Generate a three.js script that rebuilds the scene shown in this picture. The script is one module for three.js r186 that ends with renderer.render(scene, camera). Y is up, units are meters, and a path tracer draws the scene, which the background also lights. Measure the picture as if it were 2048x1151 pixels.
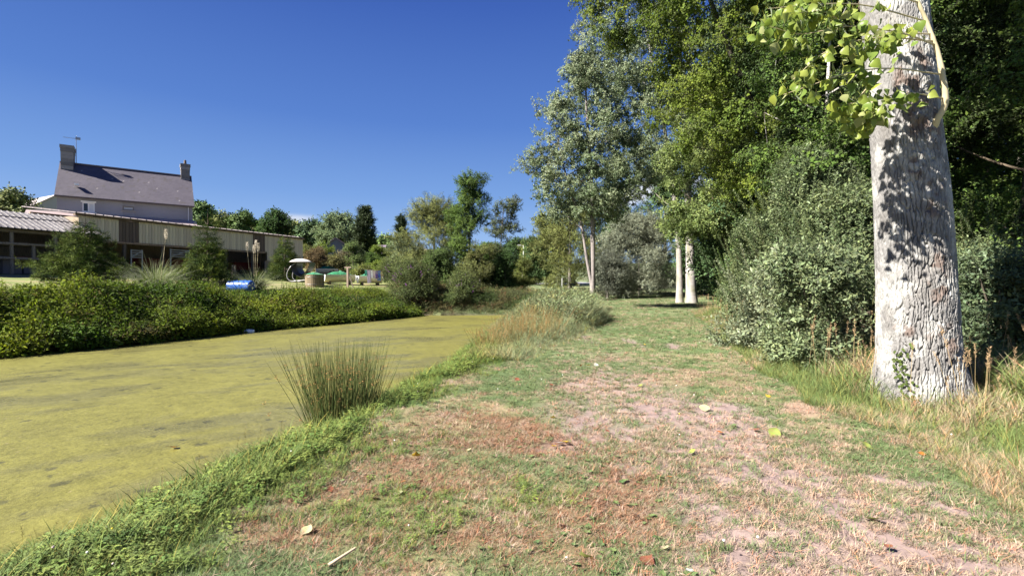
import * as THREE from 'three';
import { mergeGeometries } from 'three/addons/utils/BufferGeometryUtils.js';

// ---------------------------------------------------------------- camera, sky, sun, exposure
const scene = new THREE.Scene();
const F = 960, CX = 1024, HY = 567, EYE = 1.55;              // focal length and horizon in pixels of the 2048 x 1151 photograph
const camera = new THREE.PerspectiveCamera(2 * Math.atan(575.5 / F) * 180 / Math.PI, 2048 / 1151, 0.05, 3000);
camera.position.set(0, EYE, 0);
camera.rotation.x = -Math.atan((575.5 - HY) / F);
const EXPOSURE = 3.8;
const renderer = new THREE.WebGLRenderer({ antialias: true });
renderer.toneMapping = THREE.LinearToneMapping;
renderer.toneMappingExposure = EXPOSURE;
renderer.shadowMap.enabled = true;

const SUN = new THREE.Vector3(-0.72, 0.67, 0.12).normalize();
const sun = new THREE.DirectionalLight(new THREE.Color(1.0, 0.95, 0.86), 5);
sun.position.copy(SUN).multiplyScalar(120);
sun.target.position.set(0, 0, -25);
sun.castShadow = true;
sun.shadow.mapSize.set(4096, 4096);
Object.assign(sun.shadow.camera, { left: -80, right: 80, top: 80, bottom: -80, near: 1, far: 300 });
scene.add(sun, sun.target);

// ---------------------------------------------------------------- noise and random numbers
function rngOf(seed) { let a = seed >>> 0; return () => { a = (a + 0x6D2B79F5) | 0; let t = Math.imul(a ^ (a >>> 15), 1 | a); t = (t + Math.imul(t ^ (t >>> 7), 61 | t)) ^ t; return ((t ^ (t >>> 14)) >>> 0) / 4294967296; }; }
const h2 = (x, y) => { let n = Math.imul(x | 0, 374761393) + Math.imul(y | 0, 668265263); n = Math.imul(n ^ (n >>> 13), 1274126177); return ((n ^ (n >>> 16)) >>> 0) / 4294967296; };
function vn(x, y) { const i = Math.floor(x), j = Math.floor(y), u = x - i, v = y - j, a = u * u * (3 - 2 * u), b = v * v * (3 - 2 * v); return (h2(i, j) * (1 - a) + h2(i + 1, j) * a) * (1 - b) + (h2(i, j + 1) * (1 - a) + h2(i + 1, j + 1) * a) * b; }
function fbm(x, y, o = 4) { let s = 0, w = 0.5, t = 0; for (let k = 0; k < o; k++) { s += w * vn(x, y); t += w; x = x * 2.03 + 17.1; y = y * 2.03 + 5.7; w *= 0.5; } return s / t; }
function worley(x, y) { const i = Math.floor(x), j = Math.floor(y); let a = 9, b = 9, id = 0; for (let m = -1; m < 2; m++) for (let n = -1; n < 2; n++) { const px = i + m + h2(i + m, j + n), py = j + n + h2(i + m + 71, j + n + 13), d = Math.hypot(px - x, py - y); if (d < a) { b = a; a = d; id = h2(i + m + 5, j + n + 9); } else if (d < b) b = d; } return [a, b, id]; }
const clamp = (x, a = 0, b = 1) => Math.min(b, Math.max(a, x));
const lerp = (a, b, t) => a + (b - a) * t;
const sstep = (a, b, x) => { const t = clamp((x - a) / (b - a)); return t * t * (3 - 2 * t); };
const mix3 = (a, b, t) => [lerp(a[0], b[0], t), lerp(a[1], b[1], t), lerp(a[2], b[2], t)];
const V = (x, y, z) => new THREE.Vector3(x, y, z);

// ---------------------------------------------------------------- sky: clear blue air with a few small clouds
{
  const W = 1024, H = 512, data = new Float32Array(W * H * 4);
  const stops = [[0, 0.42, 0.6, 0.9], [4, 0.35, 0.545, 0.88], [10, 0.205, 0.385, 0.78], [18, 0.105, 0.235, 0.64], [30, 0.052, 0.13, 0.48], [50, 0.034, 0.085, 0.36], [90, 0.028, 0.07, 0.31]];
  const clouds = [[-432, 131, 2.3, 0.45, 0.7], [300, 190, 6, 1.6, 0.9], [205, 165, 4, 1.2, 0.8], [560, 150, 7, 1.5, 0.6], [880, 420, 6, 2, 0.5]].map(([x, y, w, h, a]) => [Math.atan2(-F, x), Math.atan2(y, Math.hypot(F, x)), w * Math.PI / 180, h * Math.PI / 180, a]);
  for (let j = 0; j < H; j++) {
    const el = ((j + 0.5) / H - 0.5) * 180, e = Math.max(0, el);
    let k = 0; while (k < stops.length - 2 && e > stops[k + 1][0]) k++;
    const t = clamp((e - stops[k][0]) / (stops[k + 1][0] - stops[k][0])), base = mix3(stops[k].slice(1), stops[k + 1].slice(1), t);
    for (let i = 0; i < W; i++) {
      const az = ((i + 0.5) / W - 0.5) * 2 * Math.PI;
      let c = base;
      for (const [ca, ce, w, h, a] of clouds) {
        const dx = (az - ca) / w, dy = (el * Math.PI / 180 - ce) / h, r = dx * dx + dy * dy;
        if (r < 3) c = mix3(c, [0.86, 0.88, 0.93], a * sstep(1.1, 0.1, r + 1.1 * (fbm(az * 60 + 9, el * 1.6) - 0.5)));
      }
      data.set([c[0] / EXPOSURE, c[1] / EXPOSURE, c[2] / EXPOSURE, 1], (j * W + i) * 4);
    }
  }
  const sky = new THREE.DataTexture(data, W, H, THREE.RGBAFormat, THREE.FloatType);
  sky.mapping = THREE.EquirectangularReflectionMapping; sky.magFilter = THREE.LinearFilter; sky.needsUpdate = true;
  scene.background = sky; scene.environment = sky;
}

// ---------------------------------------------------------------- names, parts and things
const taken = new Map();
function numbered(name) { const k = taken.get(name) || 0; taken.set(name, k + 1); return k ? `${name}_${String(k).padStart(3, '0')}` : name; }
function tag(o, label, category, group, kind) { o.userData.label = label; o.userData.category = category; if (group) o.userData.group = group; if (kind) o.userData.kind = kind; return o; }
function shade(o) { o.castShadow = o.receiveShadow = true; return o; }
function thing(name, label, category, pos, turn = 0, group, kind) {
  const g = new THREE.Group(); g.name = numbered(name); g.position.copy(pos); g.rotation.y = turn; scene.add(g); return tag(g, label, category, group, kind);
}
function part(name, geo, mat, parent, kind) { const m = shade(new THREE.Mesh(geo, mat)); m.name = name; parent.add(m); if (kind) m.userData.kind = kind; return m; }
function single(name, geo, mat, label, category, group, kind) { const m = shade(new THREE.Mesh(geo, mat)); m.name = numbered(name); scene.add(m); return tag(m, label, category, group, kind); }
function structure(name, geo, mat, label) { const m = shade(new THREE.Mesh(geo, mat)); m.name = numbered(name); m.userData = { kind: 'structure', label, category: name.replace(/_/g, ' ') }; scene.add(m); return m; }

class MB {                                                     // collects triangles with colours
  constructor() { this.p = []; this.c = []; this.i = []; this.u = []; }
  v(x, y, z, c, u = 0, w = 0) { this.p.push(x, y, z); this.c.push(c[0], c[1], c[2]); this.u.push(u, w); return this.p.length / 3 - 1; }
  vv(p, c, u, w) { return this.v(p.x, p.y, p.z, c, u, w); }
  tri(a, b, c) { this.i.push(a, b, c); }
  quad(a, b, c, d) { this.i.push(a, b, c, a, c, d); }
  box(x0, x1, y0, y1, z0, z1, c = [1, 1, 1], turn = null) {
    const P = [[x0, y0, z0], [x1, y0, z0], [x1, y1, z0], [x0, y1, z0], [x0, y0, z1], [x1, y0, z1], [x1, y1, z1], [x0, y1, z1]].map((q) => { const w = V(...q); return turn ? w.applyMatrix4(turn) : w; });
    for (const f of [[4, 5, 6, 7], [1, 0, 3, 2], [5, 1, 2, 6], [0, 4, 7, 3], [7, 6, 2, 3], [0, 1, 5, 4]]) {
      const e = P[f[1]].distanceTo(P[f[0]]), h = P[f[3]].distanceTo(P[f[0]]);
      this.quad(this.vv(P[f[0]], c, 0, 0), this.vv(P[f[1]], c, e, 0), this.vv(P[f[2]], c, e, h), this.vv(P[f[3]], c, 0, h));
    }
    return this;
  }
  bar(a, b, w, t, c = [1, 1, 1]) {                             // a square bar between two points
    const d = V().subVectors(b, a), L = d.length(), m = new THREE.Matrix4().compose(a, new THREE.Quaternion().setFromUnitVectors(V(0, 1, 0), d.normalize()), V(1, 1, 1));
    return this.box(-w / 2, w / 2, 0, L, -t / 2, t / 2, c, m);
  }
  tube(pts, radii, sides, col, cap = true) {
    let prev = null, up = V(0.13, 0.07, 1).normalize(), L = 0;
    pts.forEach((p, k) => {
      const d = V().subVectors(pts[Math.min(k + 1, pts.length - 1)], pts[Math.max(k - 1, 0)]).normalize();
      if (Math.abs(d.dot(up)) > 0.95) up = V(1, 0.1, 0).normalize();
      const a = V().crossVectors(d, up).normalize(), b = V().crossVectors(d, a), ring = [];
      if (k) L += p.distanceTo(pts[k - 1]);
      for (let s = 0; s <= sides; s++) { const t = s / sides * 2 * Math.PI, r = radii[k]; const q = V().copy(p).addScaledVector(a, Math.cos(t) * r).addScaledVector(b, -Math.sin(t) * r); ring.push(this.vv(q, typeof col === 'function' ? col(q) : col, s / sides, L)); }
      if (prev) for (let s = 0; s < sides; s++) this.quad(prev[s], prev[s + 1], ring[s + 1], ring[s]);
      if (cap && k === pts.length - 1) { const t = this.vv(V().copy(p).addScaledVector(d, radii[k] * 0.6), typeof col === 'function' ? col(p) : col, 0.5, L); for (let s = 0; s < sides; s++) this.tri(ring[s], ring[s + 1], t); }
      prev = ring;
    });
    return this;
  }
  leaf(b, dir, nrm, len, wid, c, detail = 1) {                // a folded leaf blade from its base
    const side = V().crossVectors(dir, nrm).normalize(), n = V().crossVectors(side, dir).normalize();
    const at = (t, s, l) => V().copy(b).addScaledVector(dir, t * len).addScaledVector(side, s * wid).addScaledVector(n, l * wid);
    if (!detail) { const a = this.vv(b, c), l = this.vv(at(0.45, -0.5, 0.13), c), r = this.vv(at(0.45, 0.5, 0.13), c), t = this.vv(at(1, 0, -0.12), c); this.tri(a, r, t); this.tri(a, t, l); return; }
    const a = this.vv(b, c), m = this.vv(at(0.5, 0, 0), c), t = this.vv(at(1, 0, -0.2), c), l1 = this.vv(at(0.28, -0.46, 0.16), c), l2 = this.vv(at(0.68, -0.36, 0.1), c), r1 = this.vv(at(0.28, 0.46, 0.16), c), r2 = this.vv(at(0.68, 0.36, 0.1), c);
    this.tri(a, r1, m); this.tri(r1, r2, m); this.tri(r2, t, m); this.tri(a, m, l1); this.tri(l1, m, l2); this.tri(l2, m, t);
  }
  blade(b, dir, bend, len, wid, c, segs = 3) {                 // a grass blade that bends over
    const side = V().crossVectors(dir, bend).normalize(); let prev = null;
    for (let k = 0; k <= segs; k++) {
      const t = k / segs, q = V().copy(b).addScaledVector(dir, len * t * (1 - 0.25 * t * bend.length())).addScaledVector(bend, len * t * t), w = wid * 0.5 * (1 - t * t);
      if (k === segs) { const e = this.vv(q, c); this.tri(prev[0], prev[1], e); break; }
      const cur = [this.vv(V().copy(q).addScaledVector(side, -w), c), this.vv(V().copy(q).addScaledVector(side, w), c)];
      if (prev) this.quad(prev[0], prev[1], cur[1], cur[0]);
      prev = cur;
    }
  }
  geo(flat = false) {
    let g = new THREE.BufferGeometry();
    g.setAttribute('position', new THREE.Float32BufferAttribute(this.p, 3)); g.setAttribute('color', new THREE.Float32BufferAttribute(this.c, 3)); g.setAttribute('uv', new THREE.Float32BufferAttribute(this.u, 2));
    g.setIndex(this.i); if (flat) g = g.toNonIndexed(); g.computeVertexNormals(); return g;
  }
}

// ---------------------------------------------------------------- materials
const rgb = (r, g, b) => new THREE.Color().setRGB(r, g, b);
function mat(r, g, b, o = {}) { return new THREE.MeshStandardMaterial({ color: rgb(r, g, b), roughness: 0.85, vertexColors: true, ...o }); }
function leafMat(r, g, b, o = {}) { return new THREE.MeshPhysicalMaterial({ color: rgb(r, g, b), roughness: 1, vertexColors: true, side: THREE.DoubleSide, transmission: 0.38, thickness: 0, specularIntensity: 0.35, ...o }); }
function noiseTex(size, fn, srgb = false, rep = 1) {
  const d = new Uint8Array(size * size * 4);
  for (let j = 0; j < size; j++) for (let i = 0; i < size; i++) { const c = fn(i / size, j / size, i, j); d.set([clamp(c[0]) * 255, clamp(c[1]) * 255, clamp(c[2]) * 255, 255], (j * size + i) * 4); }
  const t = new THREE.DataTexture(d, size, size); t.wrapS = t.wrapT = THREE.RepeatWrapping; t.magFilter = THREE.LinearFilter; t.repeat.set(rep, rep); if (srgb) t.colorSpace = THREE.SRGBColorSpace; t.needsUpdate = true; return t;
}
const pn = (u, v, n, s = 0) => { const x = u * n, y = v * n, i = Math.floor(x), j = Math.floor(y), a = x - i, b = y - j, p = a * a * (3 - 2 * a), q = b * b * (3 - 2 * b), H = (k, l) => h2(((k % n) + n) % n + s * 101, ((l % n) + n) % n + s * 57); return (H(i, j) * (1 - p) + H(i + 1, j) * p) * (1 - q) + (H(i, j + 1) * (1 - p) + H(i + 1, j + 1) * p) * q; };
const pf = (u, v, n, s = 0, o = 4) => { let r = 0, w = 0.5, t = 0; for (let k = 0; k < o; k++) { r += w * pn(u, v, n << k, s + k); t += w; w *= 0.55; } return r / t; };
const grainMap = noiseTex(512, (u, v) => { const g = 0.72 + 0.4 * (pf(u, v, 32, 3, 4) - 0.5) + 0.35 * (h2(u * 512, v * 512) - 0.5) * 0.6; return [g, g, g]; });
const roughMap = noiseTex(512, (u, v) => { const g = 0.6 + 0.9 * (pf(u, v, 6, 8, 6) - 0.5); return [g, g, g]; });
const woodMap = noiseTex(512, (u, v) => { const g = 0.78 + 0.5 * (pn(u, v * 0.06, 64, 2) - 0.5) * (0.4 + pn(u, v, 4, 5)) + 0.25 * (pf(u, v, 4, 9) - 0.5); return [g, g, g]; });

// ---------------------------------------------------------------- the lie of the land
const SHORE = [[-6.5, 4], [-5.3, 0.5], [-4.1, -2], [-3.3, -3.4], [-3.05, -4.4], [-2.93, -5.1], [-2.6, -6.5], [-2.1, -8.4], [-1.75, -10.7], [-1.35, -16], [-0.7, -21], [0, -27], [0.4, -30], [-0.3, -31.4], [-3, -31.2], [-6.2, -30.7], [-7, -29.2], [-9, -25.2], [-11.6, -20.7], [-13.2, -16], [-14.6, -13.3], [-17.5, -8], [-21, -1], [-22, 4]];
const WATER = -0.5;
function sd(x, z) {                                            // distance to the pond's edge, negative in the pond
  let m = 1e9, inside = false;
  for (let k = 0, j = SHORE.length - 1; k < SHORE.length; j = k++) {
    const [ax, az] = SHORE[j], [bx, bz] = SHORE[k], ex = bx - ax, ez = bz - az, t = clamp(((x - ax) * ex + (z - az) * ez) / (ex * ex + ez * ez));
    m = Math.min(m, Math.hypot(x - ax - ex * t, z - az - ez * t));
    if ((az > z) !== (bz > z) && x < (bx - ax) * (z - az) / (bz - az) + ax) inside = !inside;
  }
  return inside ? -m : m;
}
const pl = (tab, d) => { let k = 0; while (k < tab.length - 2 && d > tab[k + 1][0]) k++; return lerp(tab[k][1], tab[k + 1][1], clamp((d - tab[k][0]) / (tab[k + 1][0] - tab[k][0]), 0, 3)); };
const midX = (d) => d < 30 ? pl([[-10, -15], [0, -12], [13, -8], [30, -5]], d) : -5 - 0.12 * (d - 30);
const pathL = (d) => pl([[0, -2.6], [4, -2.0], [7, -1.1], [9.7, 0.5], [13.8, 2.0], [20, 4.0], [28, 5.5], [45, 8]], d);
const pathR = (d) => pl([[0, 4.2], [3, 3.55], [4, 3.5], [5.3, 3.9], [6.4, 3.9], [9.7, 4.7], [20, 8], [30, 10.8], [40, 14.5]], d);
function land(x, z) {
  const d = -z, e = 0.05 * (fbm(x * 1.3 + 3, z * 1.3, 3) - 0.5), s0 = sd(x, z), s = s0 + 0.35 * (fbm(x * 1.6, z * 1.6 + 40, 3) - 0.5);
  if (s < 0) return WATER - 0.6 * sstep(0, 1, -s) - 0.01;
  const w = sstep(-2.2, 2.2, midX(d) - x);
  const near = -0.5 + 0.5 * sstep(0, 1.15, s) + e * sstep(0, 1, s) + 0.045 * Math.max(0, d - 41) + 0.05 * Math.max(0, d - 31.5) * sstep(7, -1, x) * sstep(90, 31, d) + 0.03 * Math.max(0, x - pathR(d) - 1) * (d < 60 ? 1 : 60 / d);
  const left = -0.5 + 1.4 * sstep(0, 3.4, s) + 0.078 * Math.max(0, s - 1) + 0.022 * Math.max(0, s - 22) - 0.07 * Math.max(0, s - 120) + e;
  return lerp(near, left, w) ;
}
const ray = (px, py) => V((px - CX) / F, -(py - HY) / F, -1);
const P = (px, py, d) => V((px - CX) / F * d, EYE - (py - HY) / F * d, -d);
function onLand(px, py) { const r = ray(px, py); for (let t = 1.2; t < 200; t *= 1.004) { const y = EYE + r.y * t; if (y <= land(r.x * t, -t)) return V(r.x * t, land(r.x * t, -t), -t); } return P(px, py, 60); }
function foot(px, d) { const x = (px - CX) / F * d; return V(x, land(x, -d), -d); }

// ---------------------------------------------------------------- what grows or lies where on the ground
const spotOf = ([px, py, wx, wy, a = 0, kind = 'dirt']) => { const d = EYE * F / (py - HY), d0 = EYE * F / (py + wy - HY), d1 = EYE * F / (py - wy - HY); return { x: (px - CX) / F * d, d, rx: wx / F * d, rd: (d1 - d0) / 2, a, kind }; };
const SPOTS = [
  [1320, 825, 60, 22], [1450, 825, 70, 32, 0.25], [1400, 925, 62, 34, 0, 'soil'], [1500, 900, 80, 22, 0.2], [1560, 960, 110, 34, 0.35], [1450, 1040, 60, 36, 0, 'pale'], [1530, 1085, 60, 30, 0.3, 'pale'], [1690, 1015, 70, 16, 0.3], [1820, 965, 60, 13, 0.3], [2010, 1095, 70, 30], [1900, 1010, 60, 12, 0.2],
  [1262, 683, 13, 9], [1205, 748, 18, 11], [1352, 693, 18, 6], [1330, 735, 26, 7], [1172, 678, 17, 8], [1600, 818, 50, 15, 0.2, 'straw'], [1140, 880, 62, 20], [1250, 870, 30, 12], [1340, 980, 30, 14, 0, 'straw'], [760, 940, 120, 30, 0, 'rust'], [700, 1010, 130, 36, 0, 'rust'], [880, 960, 90, 30, 0, 'rust'], [1000, 880, 120, 28, 0, 'rust'], [620, 1060, 80, 24, 0, 'rust'], [1010, 1080, 150, 40, 0, 'rust'], [950, 840, 80, 14, 0, 'rust'], [1230, 960, 60, 26, 0, 'rust'], [1180, 1020, 80, 30, 0, 'rust'], [1280, 1060, 70, 20, 0, 'rust'], [1060, 860, 40, 14, 0, 'rust'],
].map(spotOf);
const KIND = { dirt: [0.235, 0.165, 0.155], soil: [0.15, 0.11, 0.08], pale: [0.26, 0.19, 0.17], straw: [0.3, 0.2, 0.145], rust: [0.17, 0.096, 0.056] };
const GREEN = [0.058, 0.098, 0.026], LUSH = [0.05, 0.11, 0.014], STRAW = [0.24, 0.185, 0.1], FARG = [0.078, 0.128, 0.04];
function cover(x, z) {                                         // {c: colour of the matter, bare: 0..1, dry: 0..1, lush: 0..1, side}
  const d = -z, w = sstep(-2.2, 2.2, midX(d) - x);
  const n1 = fbm(x * 0.9 + 7, z * 0.9, 4), n2 = fbm(x * 3.1 + 31, z * 3.1 + 5, 4);
  if (w > 0.5) return { c: mix3([0.12, 0.145, 0.03], [0.27, 0.21, 0.11], sstep(0.48, 0.66, n1 * 0.7 + n2 * 0.3) * 0.8), bare: 0, dry: 0.4, lush: 0, side: 1 };
  const s = sd(x, z);
  const onTrack = sstep(1.0, 0.35, Math.abs(x - pl([[1.5, 2.3], [3, 2.0], [4.5, 1.75], [6, 1.6], [8, 1.5], [12, 1.9], [20, 4.5], [40, 10]], d)) / pl([[2, 1.7], [5, 1.7], [7, 1.35], [11, 1.2], [20, 1.4]], d) + 0.55 * (n1 - 0.5)) * sstep(12.5, 5.5, d);
  let rust = 0.65 * sstep(1.6, -0.6, x) * sstep(7.5, 5, d), dry = clamp(sstep(0.38, 0.66, n1 * 0.55 + n2 * 0.45) * lerp(0.75, 0.35, sstep(6, 13, d)) + 0.06), bare = 0.9 * onTrack * sstep(lerp(0.33, 0.46, sstep(6, 9, d)), 0.57, n2 * 0.6 + n1 * 0.4), c = mix3(mix3(GREEN, FARG, sstep(0.35, 0.6, fbm(x * 0.4 + 61, z * 0.4, 3))), STRAW, dry);
  dry = Math.max(dry, onTrack * lerp(0.6, 0.3, sstep(5, 9, d))); c = mix3(c, [0.22, 0.16, 0.14], onTrack * 0.5); c = mix3(c, KIND.dirt, bare);
  for (const q of SPOTS) {
    const dx = x - q.x, dd = d - q.d, ca = Math.cos(q.a), sa = Math.sin(q.a), u = (dx * ca - dd * sa) / q.rx, v = (dx * sa + dd * ca) / q.rd, r = Math.hypot(u, v);
    if (r > 2) continue;
    const k = q.kind === 'rust' ? 0.85 * sstep(1.9, 0.2, r * 0.8 + 2.4 * (n2 - 0.5) + 0.6 * (n1 - 0.5)) : sstep(1.35, 0.3, r + 2.1 * (n2 - 0.5) + 0.6 * (n1 - 0.5));
    if (k <= 0) continue;
    c = mix3(c, KIND[q.kind], k * (q.kind === 'rust' ? 0.6 : 0.92));
    if (q.kind === 'rust') rust = Math.max(rust, k); if (q.kind === 'rust' || q.kind === 'straw') dry = Math.max(dry, k); else bare = Math.max(bare, k);
  }
  const lush = clamp(sstep(1.9, 1.0, s + 0.9 * (n1 - 0.5)) * sstep(33, 25, d) + 0.55 * sstep(0.56, 0.74, n1 + 0.25 * (n2 - 0.5)) * sstep(5.5, 4, d)) * (1 - bare);
  c = mix3(c, LUSH, lush * 0.8);
  return { c, bare, dry: dry * (1 - lush), lush, rust, side: 0 };
}

{ // the ground: one sheet, fine near the path and coarse towards the horizon
  const xs = [], zs = [];
  for (let x = -5.5; x <= 8.001; x += 0.055) xs.push(x);
  for (let x = 8.06, g = 0.07; x < 900; x += g, g *= 1.06) xs.push(x);
  const lft = []; for (let x = -5.57, g = 0.08; x > -900; x -= g, g *= 1.045) lft.push(x);
  const X = [...lft.reverse(), ...xs];
  for (let z = 6; z > -1.3; z -= 0.3) zs.push(z);
  for (let d = 1.4, g = 0.045; d < 1500; d += g) { zs.push(-d); g = d < 8 ? 0.05 : g * 1.022; }
  const nx = X.length, nz = zs.length, pos = new Float32Array(nx * nz * 3), col = new Float32Array(nx * nz * 3), uv = new Float32Array(nx * nz * 2), idx = [];
  for (let j = 0; j < nz; j++) for (let i = 0; i < nx; i++) {
    const x = X[i], z = zs[j], k = j * nx + i, near = z > -14 && Math.abs(x) < 10;
    const c = z > -160 && Math.abs(x) < 140 ? cover(x, z) : { c: [0.09, 0.11, 0.035], bare: 0 };
    let y = land(x, z); if (near && y > WATER) y += 0.02 * (fbm(x * 5, z * 5, 3) - 0.5) + 0.016 * (fbm(x * 19, z * 19, 2) - 0.5) - 0.018 * c.bare;
    pos.set([x, y, z], k * 3); uv.set([x * 0.8, z * 0.8], k * 2);
    const g = near ? 0.75 + 0.5 * fbm(x * 14, z * 14 + 9, 3) : 0.8 + 0.4 * fbm(x * 2, z * 2, 3), m = y < WATER + 0.06 ? mix3(c.c, [0.07, 0.055, 0.035], 0.9) : c.c;
    col.set([m[0] * g, m[1] * g, m[2] * g], k * 3);
    if (i && j) idx.push(k - nx - 1, k - 1, k, k - nx - 1, k, k - nx);
  }
  const g = new THREE.BufferGeometry(); g.setAttribute('position', new THREE.BufferAttribute(pos, 3)); g.setAttribute('color', new THREE.BufferAttribute(col, 3)); g.setAttribute('uv', new THREE.BufferAttribute(uv, 2));
  const flip = []; for (let k = 0; k < idx.length; k += 3) flip.push(idx[k], idx[k + 1], idx[k + 2]);
  g.setIndex(flip); g.computeVertexNormals();
  structure('ground', g, new THREE.MeshStandardMaterial({ vertexColors: true, roughness: 0.96, map: grainMap, color: rgb(1.3, 1.3, 1.3), bumpMap: grainMap, bumpScale: 0.008 }), 'grassy bank, trodden path and lawn around the pond');
}

{ // the pond, covered in duckweed
  const x0 = -24, x1 = 1.6, z0 = -33, z1 = 5, S = 2048;
  const d = new Uint8Array(S * S * 4), r = new Uint8Array(S * S * 4);
  for (let j = 0; j < S; j++) for (let i = 0; i < S; i++) {
    const x = lerp(x0, x1, (i + 0.5) / S), z = lerp(z0, z1, (j + 0.5) / S);
    const wx = x + 0.9 * (fbm(x * 0.5, z * 0.5, 2) - 0.5), wz = z + 0.9 * (fbm(x * 0.5 + 40, z * 0.5, 2) - 0.5);
    const a = wx * 0.85 - wz * 0.53, b = wx * 0.53 + wz * 0.85;                      // along and across the wind streaks
    const big = fbm(a * 0.4 + 3, b * 0.62, 5), str = fbm(a * 0.9 + 80, b * 2.6, 5), thin = Math.abs(fbm(a * 0.22 + 11, b * 1.5 + 60, 4) - 0.5), fine = h2(i, j), mid = fbm(x * 9, z * 9, 3);
    let k = sstep(0.45, 0.66, big * 0.6 + str * 0.4);                              // where the duckweed is thin and wet
    const crack = sstep(0.008, 0.0015, thin) * sstep(0.5, 0.66, fbm(a * 0.5 + 7, b * 0.9 + 22, 3));
    const clear = sstep(0.58, 0.72, str * 0.5 + big * 0.35 + mid * 0.15);
    k = clamp(k + 0.25 * (mid - 0.5));
    let c = mix3([0.136, 0.127, 0.029], [0.122, 0.113, 0.038], k);
    c = mix3(c, [0.05, 0.05, 0.024], clamp(0.14 * clear + 0.6 * crack));
    const g = 0.74 + 0.5 * fine + 0.45 * (mid - 0.5) + 0.3 * (fbm(x * 2.2 + 5, z * 2.2, 3) - 0.5);
    const fl = worley(x * 7 + 3, z * 7); if (fl[0] < 0.1 && fl[2] < 0.45) c = fl[2] < 0.12 ? [0.2, 0.17, 0.075] : mix3(c, [0.06, 0.055, 0.025], 0.7); const gap = worley(x * 2.6, z * 2.6 + 8); if (gap[0] + 0.5 * (mid - 0.5) < 0.12 && gap[2] < 0.3 + 0.5 * (k - 0.3)) c = mix3(c, [0.035, 0.035, 0.02], 0.55);
    const q = (j * S + i) * 4, sr = (v) => 255 * clamp(v <= 0.0031 ? 12.92 * v : 1.055 * Math.pow(v, 1 / 2.4) - 0.055);
    d[q] = sr(c[0] * g); d[q + 1] = sr(c[1] * g); d[q + 2] = sr(c[2] * g); d[q + 3] = 255;
    const rough = lerp(0.5, 0.34, k) - 0.08 * clear; r[q] = r[q + 1] = r[q + 2] = 255 * clamp(rough + 0.1 * (fine - 0.5)); r[q + 3] = 255;
  }
  const mk = (a, srgb) => { const t = new THREE.DataTexture(a, S, S); t.magFilter = THREE.LinearFilter; if (srgb) t.colorSpace = THREE.SRGBColorSpace; t.needsUpdate = true; return t; };
  const N = 160, g = new THREE.PlaneGeometry(x1 - x0, z1 - z0, N, N).rotateX(-Math.PI / 2).translate((x0 + x1) / 2, WATER, (z0 + z1) / 2), p = g.attributes.position, uv = g.attributes.uv;
  for (let k = 0; k < p.count; k++) { uv.setXY(k, (p.getX(k) - x0) / (x1 - x0), (p.getZ(k) - z0) / (z1 - z0)); }
  const bt = noiseTex(512, (u, v) => { const q = 0.5 + 0.5 * (pf(u, v, 48, 21, 4) - 0.5) + 0.4 * (h2(u * 512, v * 512) - 0.5); return [q, q, q]; }); bt.repeat.set(14, 20);
  structure('pond_water', g, new THREE.MeshPhysicalMaterial({ map: mk(d, true), roughness: 1, roughnessMap: mk(r, false), bumpMap: bt, bumpScale: 0.006, ior: 1.38 }), 'still pond covered with a yellow green film of duckweed');
}

// ---------------------------------------------------------------- scattered plants
const UP = V(0, 1, 0), DUM = new THREE.Object3D();
function instanced(name, geo, m, list, parent, kind = 'stuff') {
  const im = shade(new THREE.InstancedMesh(geo, m, list.length)), c = new THREE.Color(); im.name = name;
  list.forEach((q, k) => {
    DUM.position.copy(q.p); DUM.scale.set(q.s * (q.w || 1), q.s * (q.h || 1), q.s * (q.w || 1));
    if (q.dir) { DUM.quaternion.setFromUnitVectors(UP, q.dir); DUM.rotateY(q.roll || 0); } else DUM.rotation.set(q.tx || 0, q.yaw || 0, q.tz || 0);
    DUM.updateMatrix(); im.setMatrixAt(k, DUM.matrix); im.setColorAt(k, c.setRGB(q.c[0], q.c[1], q.c[2]));
  });
  im.userData.kind = kind; parent.add(im); return im;
}
function tuft(seed, n, rad, len, wid, lean, bend = 0.4) {
  const R = rngOf(seed), m = new MB();
  for (let k = 0; k < n; k++) {
    const a = R() * 6.283, r = Math.sqrt(R()) * rad, o = R() * 6.283, L = len * (0.5 + 0.7 * R()), g = 0.7 + 0.6 * R(), y = R() < 0.12 ? 1.6 : 1;
    m.blade(V(Math.cos(a) * r, -0.005, Math.sin(a) * r), V(Math.cos(o) * lean * R(), 1, Math.sin(o) * lean * R()).normalize(), V(Math.cos(o) * bend * (0.3 + R()), -0.15 * bend, Math.sin(o) * bend * (0.3 + R())), L, wid * (0.7 + 0.6 * R()), [g * y, g, g * (y > 1 ? 0.8 : 1)]);
  }
  return m.geo();
}
function clover(seed, n, rad, ht, size) {
  const R = rngOf(seed), m = new MB();
  for (let k = 0; k < n; k++) {
    const a = R() * 6.283, r = Math.sqrt(R()) * rad, h = ht * (0.4 + 0.8 * R()), b = V(Math.cos(a) * r, h, Math.sin(a) * r), t0 = R() * 6.283, g = 0.7 + 0.6 * R(), til = V((R() - 0.5) * 0.7, 1, (R() - 0.5) * 0.7).normalize();
    for (let q = 0; q < 3; q++) { const t = t0 + q * 2.094, dir = V(Math.cos(t), 0.15 * (R() - 0.3), Math.sin(t)); dir.addScaledVector(til, -dir.dot(til)).normalize(); m.leaf(b, dir, til, size * (0.8 + 0.4 * R()), size * 0.85, [g, g, g], 0); }
  }
  return m.geo();
}
const grassMat = new THREE.MeshStandardMaterial({ color: rgb(1, 1, 1), vertexColors: true, roughness: 0.8, side: THREE.DoubleSide });
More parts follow.
